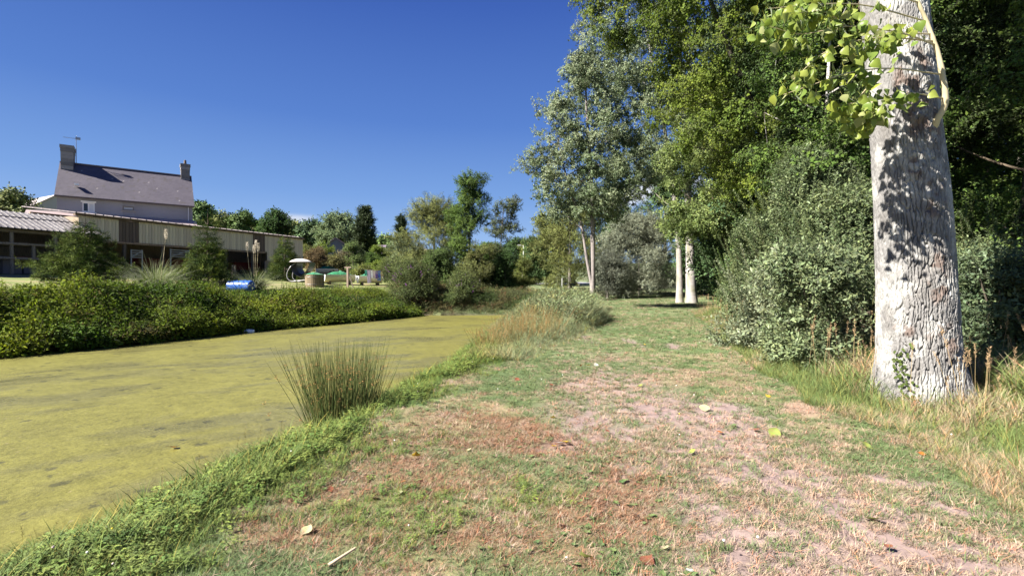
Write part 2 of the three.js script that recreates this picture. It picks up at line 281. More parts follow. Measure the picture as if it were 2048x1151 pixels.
{
  const R = rngOf(11), A = [[], [], []], B = [], C = [], T = [[], []], D = [];
  const inView = (x, d, m = 0.6) => Math.abs(x) < 1.09 * d + m;
  const put = (n, d0, d1, fn) => { for (let k = 0; k < n; k++) { const d = Math.pow(lerp(Math.pow(d0, 1), Math.pow(d1, 1), R()), 1), x = lerp(-1.1 * d1 - 1, 1.1 * d1 + 1, R()); if (inView(x, d)) fn(x, d); } };
  const strand = (x, d, scale) => {
    const z = -d; if (x < midX(d)) return; const s = sd(x, z); if (s < 0.05) return;
    const q = cover(x, z); if (R() < q.bare * 0.82) return; if (x > pathR(d) + 1.6) return;
    const y = land(x, z) - 0.008, j = 0.8 + 0.45 * R(), dryOne = R() < q.dry * 1.05;
    const c = dryOne ? (R() < q.rust * 0.85 ? mix3([0.22, 0.13, 0.075], [0.17, 0.08, 0.04], R()) : mix3([0.27, 0.2, 0.13], [0.26, 0.18, 0.14], R())) : mix3([0.06, 0.1, 0.03], [0.105, 0.14, 0.05], R());
    if (R() < q.lush * 1.15 && !dryOne) { (R() < 0.66 ? B : C).push({ p: V(x, y, z), s: (0.55 + 1.1 * R() * R() + 0.25 * R()) * (d > 8 ? 1.25 : 1) * (s < 0.8 ? 1.25 : s < 1.3 ? 0.85 : s < 1.8 ? 0.6 : 0.42), yaw: R() * 6.28, tx: 0.2 * (R() - 0.5), tz: 0.2 * (R() - 0.5), c: mix3([0.055, 0.11, 0.014], [0.13, 0.16, 0.024], R()).map((v) => v * j) }); return; }
    if (dryOne && R() < 0.5) { D.push({ p: V(x, y, z), s: scale * (0.7 + 0.6 * R()), yaw: R() * 6.28, tx: 0.5 * (R() - 0.5), tz: 0.5 * (R() - 0.5), c: c.map((v) => v * j) }); return; }
    A[Math.floor(R() * 3)].push({ p: V(x, y, z), s: scale * (0.65 + 0.65 * R()), yaw: R() * 6.28, tx: 0.3 * (R() - 0.5), tz: 0.3 * (R() - 0.5), c: c.map((v) => v * j) });
  };
  put(46000, 1.9, 5, (x, d) => strand(x, d, 1));
  put(44000, 5, 10, (x, d) => strand(x, d, 1.15));
  put(52000, 10, 22, (x, d) => strand(x, d, 1.7));
  put(46000, 22, 55, (x, d) => strand(x, d, 2.6));
  const lawn = new THREE.Group(); lawn.name = 'mown_grass'; scene.add(lawn); tag(lawn, 'short patchy grass, green and dried out, along the trodden path', 'grass', null, 'stuff');
  A.forEach((l, k) => instanced('grass_blades', tuft(20 + k, 26, 0.05, 0.048, 0.003, 0.9, 0.7), grassMat, l, lawn));
  instanced('dry_blades', tuft(27, 22, 0.06, 0.062, 0.0027, 2.4, 0.9), grassMat, D, lawn);
  const ros = (() => { const r = rngOf(33), m = new MB(); for (let k = 0; k < 9; k++) { const a = k * 2.4, l = 0.035 + 0.03 * r(), g = 0.8 + 0.4 * r(); m.leaf(V(0, 0.004, 0), V(Math.cos(a), 0.25 + 0.3 * r(), Math.sin(a)).normalize(), V(-Math.cos(a) * 0.3, 1, -Math.sin(a) * 0.3).normalize(), l, l * 0.5, [g, g, g], 1); } return m.geo(); })(), W = [];
  for (let k = 0; k < 3600; k++) { const d = 2 + 9 * R() ** 1.4, x = lerp(-3, 5, R()); if (!inView(x, d) || sd(x, -d) < 0.6 || fbm(x * 1.4 + 90, -d * 1.4, 2) < 0.5 || cover(x, -d).bare > 0.6) continue; W.push({ p: V(x, land(x, -d) + 0.004, -d), s: 0.25 + 0.45 * R(), yaw: R() * 6.28, tx: 0.3 * (R() - 0.5), tz: 0.3 * (R() - 0.5), c: mix3([0.045, 0.085, 0.022], [0.09, 0.125, 0.035], R()) }); }
  instanced('weed_rosettes', ros, grassMat, W, lawn);
  const bank = new THREE.Group(); bank.name = 'bank_grass'; scene.add(bank); tag(bank, 'lush green grass and clover on the edge of the pond', 'grass', null, 'stuff');
  instanced('grass_blades', tuft(30, 22, 0.065, 0.16, 0.0042, 0.8, 0.65), grassMat, B, bank);
  instanced('clover_leaves', clover(31, 20, 0.085, 0.085, 0.017), grassMat, C, bank);
}

// ---------------------------------------------------------------- leaf sprays and trees
function spray(seed, { L = 0.5, n = 26, len = 0.08, wid = 0.05, detail = 0, open = 0.9, twig = [0.35, 0.28, 0.2], side = 3, droop = 0.2, vary = 0.35 } = {}) {
  const R = rngOf(seed), m = new MB();
  const branch = (o, dir, l, cnt, r) => {
    const e = V().copy(o).addScaledVector(dir, l); e.y -= droop * l * 0.3;
    m.tube([o, V().lerpVectors(o, e, 0.5).add(V((R() - 0.5) * 0.06 * l, 0.04 * l, (R() - 0.5) * 0.06 * l)), e], [r, r * 0.7, r * 0.3], 3, twig, false);
    for (let k = 0; k < cnt; k++) {
      const t = 0.12 + 0.9 * (k + R() * 0.6) / cnt, b = V().lerpVectors(o, e, Math.min(1, t)), a = R() * 6.283, perp = V(Math.cos(a), (R() - 0.4) * 0.8, Math.sin(a));
      perp.addScaledVector(dir, -perp.dot(dir)).normalize();
      const ld = V().copy(dir).multiplyScalar(0.55).addScaledVector(perp, open).add(V(0, -droop * R(), 0)).normalize(), nn = V((R() - 0.5) * 0.9, 1, (R() - 0.5) * 0.9).normalize(), g = 1 + vary * (R() * 2 - 1), y = 1 + 0.18 * (R() - 0.5);
      m.leaf(V().copy(b).addScaledVector(ld, len * 0.15), ld, nn, len * (0.65 + 0.6 * R()), wid * (0.7 + 0.5 * R()), [g * y, g, g * (2 - y)], detail);
    }
  };
  const main = V(0, 1, 0); branch(V(0, 0, 0), main, L, Math.ceil(n * 0.4), L * 0.012);
  for (let k = 0; k < side; k++) { const a = k / side * 6.283 + R(), t = 0.25 + 0.5 * R(); branch(V(0, L * t, 0), V(Math.cos(a) * 0.9, 0.75, Math.sin(a) * 0.9).normalize(), L * (0.45 + 0.25 * R()), Math.ceil(n * 0.6 / side), L * 0.007); }
  return m.geo();
}
const SPR = {
  far: spray(101, { L: 0.9, n: 34, len: 0.2, wid: 0.16, side: 4 }),
  mid: spray(102, { L: 0.8, n: 44, len: 0.115, wid: 0.085, side: 4 }),
  poplar: spray(103, { L: 0.75, n: 46, len: 0.105, wid: 0.1, side: 4, open: 1.2, droop: 0.5, vary: 0.45 }),
  alder: spray(104, { L: 0.62, n: 46, len: 0.085, wid: 0.066, side: 4, open: 1.0 }),
  sallow: spray(105, { L: 0.55, n: 34, len: 0.1, wid: 0.048, side: 3, open: 0.75, detail: 0, droop: 0.05, vary: 0.45 }),
  willow: spray(106, { L: 0.8, n: 52, len: 0.1, wid: 0.03, side: 4, open: 0.8 }),
  bramble: spray(107, { L: 0.4, n: 30, len: 0.075, wid: 0.06, side: 3, open: 1.0, droop: 0.3 }),
  cypress: spray(108, { L: 0.8, n: 50, len: 0.2, wid: 0.07, side: 4, open: 0.35, droop: 0 }),
  weed: spray(109, { L: 0.6, n: 30, len: 0.085, wid: 0.024, side: 3, open: 0.8, droop: 0.1 }),
};
const M = {
  leaf: leafMat(1, 1, 1), gloss: leafMat(1, 1, 1, { clearcoat: 0.3, clearcoatRoughness: 0.36 }), matte: grassMat, glow: leafMat(1, 1, 1, { transmission: 0.5 }),
  bark: mat(1, 1, 1, { roughness: 0.95, bumpMap: roughMap, bumpScale: 0.03 }),
};
const barkCol = (base, dark, sc = 3, seed = 0) => (q) => { const k = sstep(0.38, 0.68, fbm(q.x * sc * 2 + seed + q.z * sc, q.y * sc * 0.8 + seed, 3)); return mix3(base, dark, k); };
const PALE = [0.42, 0.4, 0.36], GREYB = [0.2, 0.18, 0.15], DARKB = [0.06, 0.05, 0.04], BROWNB = [0.12, 0.09, 0.06];
function bez(a, b, c, n) { const o = []; for (let k = 0; k <= n; k++) { const t = k / n; o.push(V().copy(a).multiplyScalar((1 - t) ** 2).addScaledVector(b, 2 * t * (1 - t)).addScaledVector(c, t * t)); } return o; }
/* A tree: trunk(s) through given points, limbs out to clumps of twigs, and a crown of leaf sprays round those clumps. Coordinates are relative to its base. */
function tree(o) {
  const R = rngOf(o.seed), g = thing(o.name, o.label, o.category || 'tree', o.at, 0, o.group);
  const wood = new MB(), bc = o.bark || barkCol(GREYB, DARKB, 3, o.seed), lists = [], stems = o.stems;
  for (const st of stems) {
    const cv = new THREE.CatmullRomCurve3(st.pts), n = o.segs || 18, pts = cv.getPoints(n), len = pts.length - 1;
    st.path = pts; st.rad = pts.map((_, k) => lerp(st.r0, st.r1, k / len) * (k < 2 && st.flare !== 0 ? 1.25 - 0.12 * k : 1) * (0.95 + 0.1 * R()));
    wood.tube(pts.map((p, k) => k ? p : V(p.x, p.y - 0.25, p.z)), st.rad, o.sides || 9, bc);
  }
  const cl = [], c = o.crown, env = (t, a) => c.prof(t) * (0.82 + 0.36 * vn(a * 1.7 + o.seed, t * 5 + o.seed));
  for (let k = 0, tries = 0; k < o.clumps && tries < o.clumps * 30; tries++) {
    const t = R(), a = R() * 6.283, rr = env(t, a + 3) * Math.pow(R(), c.hollow || 0.45), q = V(c.x + Math.cos(a) * rr * c.rx + (c.lean || 0) * t, lerp(c.y0, c.y1, t), c.z + Math.sin(a) * rr * (c.rz || c.rx));
    if (o.holes && fbm(q.x * o.holes + 20 + o.seed, q.y * o.holes * 0.8 + q.z * o.holes * 0.6, 2) < 0.49) continue; const gap = o.gap ?? 0.55;
    if (cl.some((w) => w.q.distanceTo(q) < o.clumpR * gap)) { if (tries % 3) continue; }
    cl.push({ q, r: o.clumpR * (0.65 + 0.7 * R()), tint: R() }); k++;
  }
  const joined = [], mid = stems[0].path; cl.sort((p, q) => Math.min(...mid.map((v) => v.distanceTo(p.q))) - Math.min(...mid.map((v) => v.distanceTo(q.q))));
  for (const w of cl) {
    const st = stems[Math.floor(R() * stems.length)]; let best = 0, bd = 1e9;
    st.path.forEach((p, k) => { if (k < 3 || p.y < c.y0 * 0.72) return; const hd = Math.hypot(p.x - w.q.x, p.z - w.q.z), s = Math.abs(w.q.y - p.y - hd * (o.rise ?? 0.7)); if (s < bd) { bd = s; best = k; } });
    let b = st.path[best], r = Math.min(st.rad[best] * 0.6, 0.01 * b.distanceTo(w.q) + 0.012); const own = b.distanceTo(w.q);
    let near = null, nd = own * 0.62; for (const v of joined) { const e = v.q.distanceTo(w.q); if (e < nd && v.own < own) { nd = e; near = v; } }
    if (near) { b = near.q; r = Math.min(0.006 * nd + 0.006, near.r0 * 0.5); } w.own = own; w.r0 = r; joined.push(w); const L = b.distanceTo(w.q);
    wood.tube(bez(b, V(lerp(b.x, w.q.x, 0.55), lerp(b.y, w.q.y, 0.35), lerp(b.z, w.q.z, 0.55)).add(V((R() - 0.5) * 0.12 * L, 0, (R() - 0.5) * 0.12 * L)), w.q, 6), [1, 0.9, 0.8, 0.68, 0.55, 0.4, 0.25].map((k) => k * r), 5, bc);
    const ns = Math.round(o.sprays * (w.r / o.clumpR) ** 2);
    for (let k = 0; k < ns; k++) {
      const u = V(R() * 2 - 1, R() * 2 - 1, R() * 2 - 1); if (u.lengthSq() > 1) { k -= 0.5; continue; }
      const p = V(w.q.x + u.x * w.r, w.q.y + u.y * w.r * (o.flat || 0.75), w.q.z + u.z * w.r);
      const dir = V(u.x * 0.8 + (R() - 0.5) * 0.9 + (w.q.x - c.x) / c.rx * 0.3, (o.upward ?? 0.45) + R() * 0.5 - 0.2, u.z * 0.8 + (R() - 0.5) * 0.9).normalize(), j = 0.8 + 0.4 * R();
      lists.push({ p: p.addScaledVector(dir, -0.3 * (o.size || 1)), dir, roll: R() * 6.28, s: (o.size || 1) * (0.7 + 0.6 * R()), c: mix3(o.tint[0], o.tint[1], clamp(w.tint * 0.6 + R() * 0.4)).map((v) => v * j) });
    }
  }
  part('trunk', wood.geo(), M.bark, g);
  instanced('crown', o.spray || SPR.mid, o.mat || M.leaf, lists, g);
  return g;
}
const round = (t) => Math.sqrt(Math.max(0.02, 1 - (2 * t - 0.85) ** 2 / 1.35)), cone = (t) => Math.max(0.06, (t < 0.22 ? 0.5 + t * 2.3 : 1.28 * (1 - t) ** 0.8)), colm = (t) => Math.pow(Math.sin(Math.PI * clamp(0.08 + t * 0.9)), 0.55), dome = (t) => Math.sqrt(Math.max(0.01, 1 - t * t)) * (0.9 + 0.1 * t);
const straight = (h, r0, r1, lx = 0, lz = 0) => [{ pts: [V(0, 0, 0), V(lx * 0.2, h * 0.33, lz * 0.3), V(lx * 0.6, h * 0.66, lz * 0.6), V(lx, h, lz)], r0, r1 }];
function simple(name, label, px, d, top, wpx, o) {            // an ordinary tree or bush at a pixel column and a distance, as tall as the photograph shows
  const at = foot(px, d), h = EYE + (HY - top) / F * d - at.y, rx = wpx / 2 / F * d;
  return tree({ name, label, at, seed: Math.round(px * 7 + d), stems: straight(h * (o.stemH || 0.9), o.tr || h * 0.018 + 0.04, 0.03, (o.lean || 0), 0), crown: { x: 0, z: 0, y0: h * (o.low ?? 0.16), y1: h * 0.97, rx, prof: o.prof || round, lean: o.lean || 0, hollow: o.hollow }, clumps: 26, sprays: 26, clumpR: rx * 0.42, ...o });
}
const OLIVE = [[0.1, 0.125, 0.025], [0.165, 0.18, 0.04]], MIDG = [[0.05, 0.1, 0.016], [0.11, 0.165, 0.028]], DARKG = [[0.022, 0.052, 0.012], [0.055, 0.1, 0.02]], SAGE = [[0.09, 0.13, 0.055], [0.16, 0.2, 0.09]], YELG = [[0.095, 0.15, 0.015], [0.175, 0.22, 0.026]], POPG = [[0.085, 0.13, 0.05], [0.24, 0.275, 0.16]], GREYG = [[0.11, 0.13, 0.085], [0.2, 0.22, 0.15]];

// ---- trees on the hill behind the farm
const HILL = 'trees on the hill behind the farm';
for (const [px, d, top, w, t] of [[402, 100, 414, 44, 1], [428, 112, 428, 46, 0], [458, 118, 434, 50, 0], [486, 112, 432, 42, 1], [512, 120, 446, 44, 0], [535, 125, 452, 40, 1], [590, 112, 448, 46, 0], [620, 105, 451, 52, 2], [645, 118, 470, 40, 0], [770, 96, 482, 30, 1]])
  simple('hill_tree', ['olive green round tree in the row on the hill', 'mid green bushy tree in the row on the hill', 'dark green rounded tree above the far shed'][t], px, d, top, w, { group: HILL, spray: SPR.far, size: 1.6, mat: M.matte, clumps: 22, sprays: 20, tint: [OLIVE, MIDG, DARKG][t], prof: round, low: 0.1 });
simple('hill_tree', 'olive green tree rising behind the roof of the open shed', 22, 64, 396, 70, { group: HILL, spray: SPR.far, size: 1.4, mat: M.matte, clumps: 26, sprays: 20, tint: OLIVE, low: 0.1 });
simple('hill_tree', 'tall rounded dark tree standing above the shed roof', 551, 104, 429, 48, { group: HILL, spray: SPR.far, size: 1.5, clumps: 30, sprays: 20, tint: DARKG });
simple('hill_tree', 'large pale green dome shaped tree beside the dark cypress', 679, 86, 437, 70, { group: HILL, spray: SPR.far, size: 1.3, clumps: 40, sprays: 22, tint: SAGE });
simple('cypress_tree', 'tall dark columnar cypress on the slope', 730, 62, 420, 31, { spray: SPR.cypress, size: 1.0, clumps: 90, sprays: 16, clumpR: 0.36, prof: (t) => 1.1 * Math.sin(Math.PI * clamp(0.16 + 0.82 * t)) ** 0.6, tint: [[0.016, 0.032, 0.008], [0.05, 0.075, 0.018]], low: 0.03, upward: 1.6, mat: M.matte });
simple('cypress_tree', 'smaller dark cypress rising behind the willow bushes', 802, 74, 430, 18, { spray: SPR.cypress, size: 0.9, clumps: 70, sprays: 14, clumpR: 0.34, prof: colm, tint: [[0.016, 0.034, 0.01], [0.04, 0.065, 0.018]], low: 0.05, upward: 1.6, mat: M.matte });
// ---- garden shrubs on the slope
const SLOPE = 'shrubs on the slope behind the tanks';
for (const [px, d, top, w, t, l] of [[632, 50, 499, 56, [[0.12, 0.085, 0.04], [0.2, 0.14, 0.06]], 'reddish brown shrub on the slope behind the swing seat'], [668, 47, 517, 44, [[0.09, 0.08, 0.03], [0.15, 0.14, 0.04]], 'low ochre shrub on the slope behind the tanks'], [690, 56, 500, 34, [[0.12, 0.1, 0.06], [0.18, 0.16, 0.08]], 'thin brownish shrub below the dark roofed house'], [706, 50, 489, 44, [[0.08, 0.12, 0.03], [0.14, 0.18, 0.05]], 'bright green young tree on the slope below the house'], [742, 52, 510, 32, MIDG, 'small green shrub beside the foot of the cypress'], [755, 60, 495, 30, YELG, 'yellow green upright shrub beside the cypress'], [768, 62, 500, 22, DARKG, 'small dark conical shrub among the yellow green ones'], [786, 58, 500, 40, OLIVE, 'olive shrub at the end of the slope'], [650, 62, 488, 50, YELG, 'yellow green bush beside the dark roofed house'], [612, 56, 492, 40, OLIVE, 'olive bush at the corner of the long shed'], [725, 44, 532, 40, OLIVE, 'low olive bush above the clothes line'], [760, 46, 528, 44, YELG, 'low yellow green bush above the clothes line']])
  simple('garden_shrub', l, px, d, top, w, { category: 'shrub', group: SLOPE, spray: SPR.mid, size: 0.8, clumps: 16, sprays: 22, tint: t, low: 0.02, prof: dome });
// ---- the thicket at the head of the pond
simple('willow_tree', 'wide feathery olive willow at the head of the pond', 868, 43, 406, 112, { spray: SPR.willow, size: 1.05, clumps: 64, sprays: 44, clumpR: 1.05, tint: OLIVE, low: 0.1, hollow: 0.4, mat: M.matte });
simple('willow_tree', 'grey green willow bush left of the taller alder', 812, 46, 474, 56, { spray: SPR.willow, size: 0.9, clumps: 26, sprays: 36, clumpR: 0.7, tint: SAGE, low: 0.02, mat: M.matte });
simple('alder_tree', 'tall narrow alder with a ragged top at the head of the pond', 938, 41, 349, 92, { spray: SPR.alder, size: 1.0, clumps: 52, sprays: 40, clumpR: 0.72, tint: MIDG, low: 0.1, prof: (t) => t < 0.5 ? 1 : 1.25 - 0.75 * t, tr: 0.16 });
simple('alder_tree', 'thin airy tree leaning right beside the tall alder', 995, 40, 398, 82, { spray: SPR.alder, size: 0.85, clumps: 30, sprays: 22, clumpR: 0.55, tint: [[0.06, 0.085, 0.035], [0.12, 0.14, 0.07]], low: 0.35, prof: (t) => 0.25 + 0.95 * t * (1.5 - t), lean: 0.5, tr: 0.07 });
for (const [px, d, top, w, t, l] of [[880, 39, 500, 74, [[0.045, 0.08, 0.018], [0.09, 0.13, 0.03]], 'dark leafy bush under the willow'], [960, 38, 490, 80, [[0.09, 0.11, 0.03], [0.17, 0.17, 0.05]], 'yellowing maple bush under the alder'], [1010, 39, 505, 60, DARKG, 'dark fir like bush at the end of the pond'], [1000, 42, 512, 90, MIDG, 'mid green bush behind the end of the pond'], [1045, 48, 520, 60, OLIVE, 'olive bush by the lamp post']])
  simple('thicket_bush', l, px, d, top, w, { category: 'bush', group: 'bushes at the head of the pond', spray: SPR.mid, size: 0.75, clumps: 24, sprays: 32, tint: t, low: 0.02, prof: dome, clumpR: 0.62 });
simple('conifer_tree', 'dark pointed conifer behind the lamp post', 1066, 66, 478, 46, { spray: SPR.cypress, size: 1.1, clumps: 36, sprays: 22, clumpR: 0.8, prof: cone, tint: DARKG, low: 0.04, mat: M.matte });
for (const [px, d, top, w, t, l] of [[1028, 96, 487, 60, DARKG, 'far dark tree beyond the lamp post'], [985, 100, 490, 60, MIDG, 'far green tree behind the maple bush'], [1100, 70, 440, 90, OLIVE, 'olive tree behind the twin stemmed poplar']])
  simple('far_tree', l, px, d, top, w, { group: 'trees beyond the pond', spray: SPR.far, size: 1.2, clumps: 34, sprays: 24, tint: t, low: 0.06 });
simple('willow_tree', 'big pale olive willow behind the twin stemmed poplar', 1140, 58, 398, 130, { spray: SPR.willow, size: 1.35, clumps: 60, sprays: 40, clumpR: 1.25, tint: OLIVE, low: 0.03, hollow: 0.4, mat: M.matte });
simple('willow_bush', 'large rounded grey green willow bush at the end of the path', 1278, 48, 428, 168, { category: 'bush', spray: SPR.willow, size: 1.0, tr: 0.05, stemH: 0.5, clumps: 140, sprays: 38, clumpR: 0.9, tint: GREYG, low: 0.02, prof: dome, hollow: 0.35, mat: M.matte });
simple('willow_bush', 'lower dark grey bush left of the big round one', 1215, 45, 505, 70, { category: 'bush', spray: SPR.willow, size: 0.85, clumps: 34, sprays: 36, clumpR: 0.7, tint: [[0.06, 0.075, 0.05], [0.12, 0.13, 0.095]], low: 0.02, prof: dome, mat: M.matte });
for (const [px, d, top, w] of [[1225, 66, 370, 120], [1330, 62, 330, 150], [1420, 52, 380, 120], [1480, 48, 300, 160]])
  simple('wood_tree', 'dark leafy tree at the edge of the wood behind the path end', px, d, top, w, { group: 'trees at the end of the path', spray: SPR.mid, size: 1.5, mat: M.matte, clumps: 48, sprays: 30, clumpR: 1.5, tint: DARKG, low: 0.03 });

// ---- the poplars along the path
{
  const at = foot(1185, 30);
  tree({ name: 'poplar_tree', label: 'slender twin stemmed poplar with open silvery crown beside the pond', at, seed: 77, sides: 10, segs: 26, bark: barkCol([0.23, 0.2, 0.19], [0.09, 0.075, 0.07], 1.6, 4),
    stems: [{ pts: [V(0, 0, 0), V(0.02, 4.3, 0), V(-0.11, 8.4, 0.1), V(-0.35, 11.9, 0), V(-0.5, 15.3, 0)], r0: 0.185, r1: 0.04 }, { pts: [V(-0.04, 1.5, 0), V(-0.34, 2.9, 0.1), V(-0.78, 5.4, 0.2), V(-1.63, 8.0, 0.3), V(-2.2, 10.4, 0.3)], r0: 0.115, r1: 0.03, flare: 0 }],
    crown: { x: -0.3, z: 0, y0: 5.7, y1: 16.1, rx: 4.35, rz: 3.0, prof: (t) => t < 0.2 ? 0.72 + t : Math.max(0.1, 1.14 * (1 - t) ** 0.7), hollow: 0.5 }, clumps: 108, sprays: 20, clumpR: 0.68, gap: 1.05, spray: SPR.poplar, size: 0.9, tint: POPG, mat: M.gloss, rise: 0.95, upward: 0.1 });
  const g = scene.children[scene.children.length - 1], mb = new MB(), R = rngOf(5);
  for (let k = 0; k < 500; k++) { const u = V(R() - 0.5, R() - 0.5, R() - 0.5).normalize(); mb.leaf(V().copy(u).multiplyScalar(0.15 + 0.4 * R()), u, V(R() - 0.5, 1, R() - 0.5).normalize(), 0.16, 0.05, [0.03, 0.05, 0.015], 0); }
  part('mistletoe', mb.geo().translate(0.95, 6.5, 0.5), M.matte, g, 'stuff').userData.label = 'dark round ball of mistletoe in the branches';
}
{
  const at = foot(1372, 38.5);
  tree({ name: 'poplar_tree', label: 'two pale trunks of an old poplar pair standing in the mown grass', at, seed: 78, sides: 14, segs: 30, bark: barkCol([0.3, 0.275, 0.265], [0.19, 0.18, 0.12], 2.2, 9),
    stems: [{ pts: [V(0.38, 0, 0.2), V(0.28, 4, 0.15), V(0.1, 10, 0), V(-0.4, 18, 0), V(-1, 26, 0)], r0: 0.43, r1: 0.07 }, { pts: [V(-0.32, 0, -0.5), V(-0.4, 4, -0.5), V(-0.9, 10, -0.6), V(-2.2, 18, -0.8), V(-3.4, 24, -0.8)], r0: 0.27, r1: 0.05 }],
    crown: { x: -1.9, z: 0, y0: 10, y1: 27, rx: 5.2, rz: 4.6, prof: (t) => 0.75 + 0.5 * Math.sin(t * 3), hollow: 0.45 }, clumps: 150, sprays: 30, clumpR: 1.15, gap: 0.75, spray: SPR.poplar, size: 1.1, tint: POPG, mat: M.gloss, rise: 0.9, upward: 0.1 });
}
// ---- the wood on the right
tree({ name: 'alder_tree', label: 'big leaning alder with a wide yellow green crown over the path', at: V(11.4, land(11.4, -20), -20), seed: 81, sides: 12, segs: 26, bark: barkCol([0.13, 0.115, 0.09], [0.06, 0.05, 0.04], 2.5, 3),
  stems: [{ pts: [V(0, 0, 0), V(-0.3, 3.5, 0.1), V(-1, 7.3, 0.2), V(-2.9, 12, 0.3), V(-4.6, 16.5, 0.3)], r0: 0.24, r1: 0.05 }, { pts: [V(-0.6, 5.5, 0.1), V(-0.8, 9, 0.5), V(-1.1, 13, 0.8), V(-1.2, 16.5, 0.8)], r0: 0.14, r1: 0.03, flare: 0 }],
  crown: { x: 1.4, z: 0.6, y0: 4.6, y1: 18.5, rx: 4.1, rz: 4.0, lean: -8.6, prof: (t) => 0.62 + 0.5 * Math.sin(clamp(t * 1.1) * 3.1), hollow: 0.42 }, clumps: 170, sprays: 44, clumpR: 0.98, gap: 0.75, spray: SPR.alder, size: 1.05, tint: YELG, mat: M.glow, rise: 0.7, upward: 0.05 });
tree({ name: 'alder_tree', label: 'dark alder in the wood behind the big pale poplar trunk', at: V(13.2, land(13.2, -12.5), -12.5), seed: 82, bark: barkCol(BROWNB, DARKB), stems: straight(11, 0.2, 0.04, 0.6, 0.4), crown: { x: 0.3, z: 0, y0: 1.2, y1: 12, rx: 4.0, rz: 3.6, prof: round, hollow: 0.45 }, clumps: 96, sprays: 46, clumpR: 0.85, spray: SPR.alder, tint: MIDG, gap: 0.7 });
tree({ name: 'alder_tree', label: 'dark tall alder between the leaning alder and the big trunk', at: V(12.2, land(12.2, -16), -16), seed: 83, bark: barkCol(BROWNB, DARKB), stems: straight(13, 0.2, 0.04, -0.8, 0), crown: { x: -0.2, z: 0, y0: 1.6, y1: 15, rx: 3.6, rz: 3.4, prof: round, hollow: 0.45 }, clumps: 105, sprays: 44, clumpR: 0.9, spray: SPR.alder, tint: [[0.03, 0.06, 0.015], [0.075, 0.11, 0.025]], gap: 0.7 });
tree({ name: 'birch_tree', label: 'thin white barked birch half hidden in the sallow bushes', at: foot(1640, 14.5), seed: 84, bark: barkCol([0.42, 0.4, 0.37], [0.13, 0.11, 0.09], 3, 5), stems: straight(10, 0.12, 0.03, 0.3, 0), crown: { x: 0, z: 0, y0: 4.5, y1: 12, rx: 2.2, prof: round }, clumps: 44, sprays: 36, clumpR: 0.75, spray: SPR.alder, tint: MIDG });
tree({ name: 'hazel_tree', label: 'bright leafy hazel hanging over the end of the path', at: foot(1476, 27), seed: 85, bark: barkCol(BROWNB, DARKB), stems: [...straight(7, 0.12, 0.03, -1.8, 0.4), ...straight(8, 0.13, 0.03, 0.6, 0)], crown: { x: -0.7, z: 0.2, y0: 3.9, y1: 10.5, rx: 3.9, rz: 3.0, prof: round, hollow: 0.4 }, clumps: 92, sprays: 40, clumpR: 0.8, spray: SPR.alder, size: 1.0, tint: [[0.1, 0.15, 0.035], [0.21, 0.26, 0.075]], mat: M.gloss });
for (const [px, d, top, w, k] of [[1560, 27, -60, 330, 0], [1680, 22, -80, 330, 1], [1820, 24, -120, 360, 0], [1960, 20, -150, 380, 1], [2120, 18, -150, 380, 0], [1600, 40, -20, 300, 1], [1760, 44, -20, 320, 0], [1900, 36, -60, 300, 1], [2040, 34, -60, 300, 0], [1480, 36, 60, 240, 1]])
  simple('wood_tree', 'dark leafy alder deep in the wood behind the sallow bushes', px, d, top, w, { group: 'alders deep in the wood', spray: SPR.mid, size: 1.15, mat: M.matte, clumps: 70, sprays: 34, clumpR: 1.25, tint: k ? MIDG : DARKG, low: 0.04, hollow: 0.5 });
// sallow bushes between path and wood
function sallow(px, d, h, r, clumps, tint, label, o = {}) {
  const at = foot(px, d), R = rngOf(px + 3), stems = []; for (let k = 0; k < 7; k++) { const a = k / 7 * 6.283 + R(), l = r * (0.3 + 0.5 * R()); stems.push({ pts: [V(Math.cos(a) * 0.12, 0, Math.sin(a) * 0.12), V(Math.cos(a) * l * 0.35, h * 0.35, Math.sin(a) * l * 0.35), V(Math.cos(a) * l, h * (0.75 + 0.2 * R()), Math.sin(a) * l)], r0: 0.035, r1: 0.01 }); }
  return tree({ name: 'sallow_bush', label, category: 'bush', group: 'sallow bushes beside the path', at, seed: px, segs: 8, sides: 6, stems, bark: barkCol([0.17, 0.14, 0.1], [0.08, 0.06, 0.045]), crown: { x: 0, z: 0, y0: 0.15, y1: h, rx: r, prof: (t) => (1 - 0.72 * t) * (0.75 + 0.5 * h2(Math.floor(t * 9), px)), hollow: 0.5 }, holes: 1.5, clumps, sprays: 22, clumpR: 0.36 + 0.2 * h2(px, 3), gap: 1.15, spray: SPR.sallow, size: 0.8, tint, mat: M.gloss, upward: 0.75, rise: 1.2, flat: 0.9, ...o });
}
const shootGeo = (() => { const R = rngOf(130), m = new MB(); m.tube([V(0, 0, 0), V(0.03, 0.5, 0), V(0.02, 1, 0.03)], [0.008, 0.006, 0.003], 4, [0.5, 0.4, 0.28]); for (let k = 0; k < 34; k++) { const t = 0.1 + 0.92 * k / 34, a = k * 2.4, g = 0.8 + 0.5 * R(); m.leaf(V(0.025, t, 0.02 * t), V(Math.cos(a), 0.7 + 0.5 * t, Math.sin(a)).normalize(), V(-Math.cos(a) * 0.7, 1, -Math.sin(a) * 0.7).normalize(), 0.1 * (1.15 - 0.5 * t) * (0.8 + 0.4 * R()), 0.045, [g, g, g], 0); } return m.geo(); })();
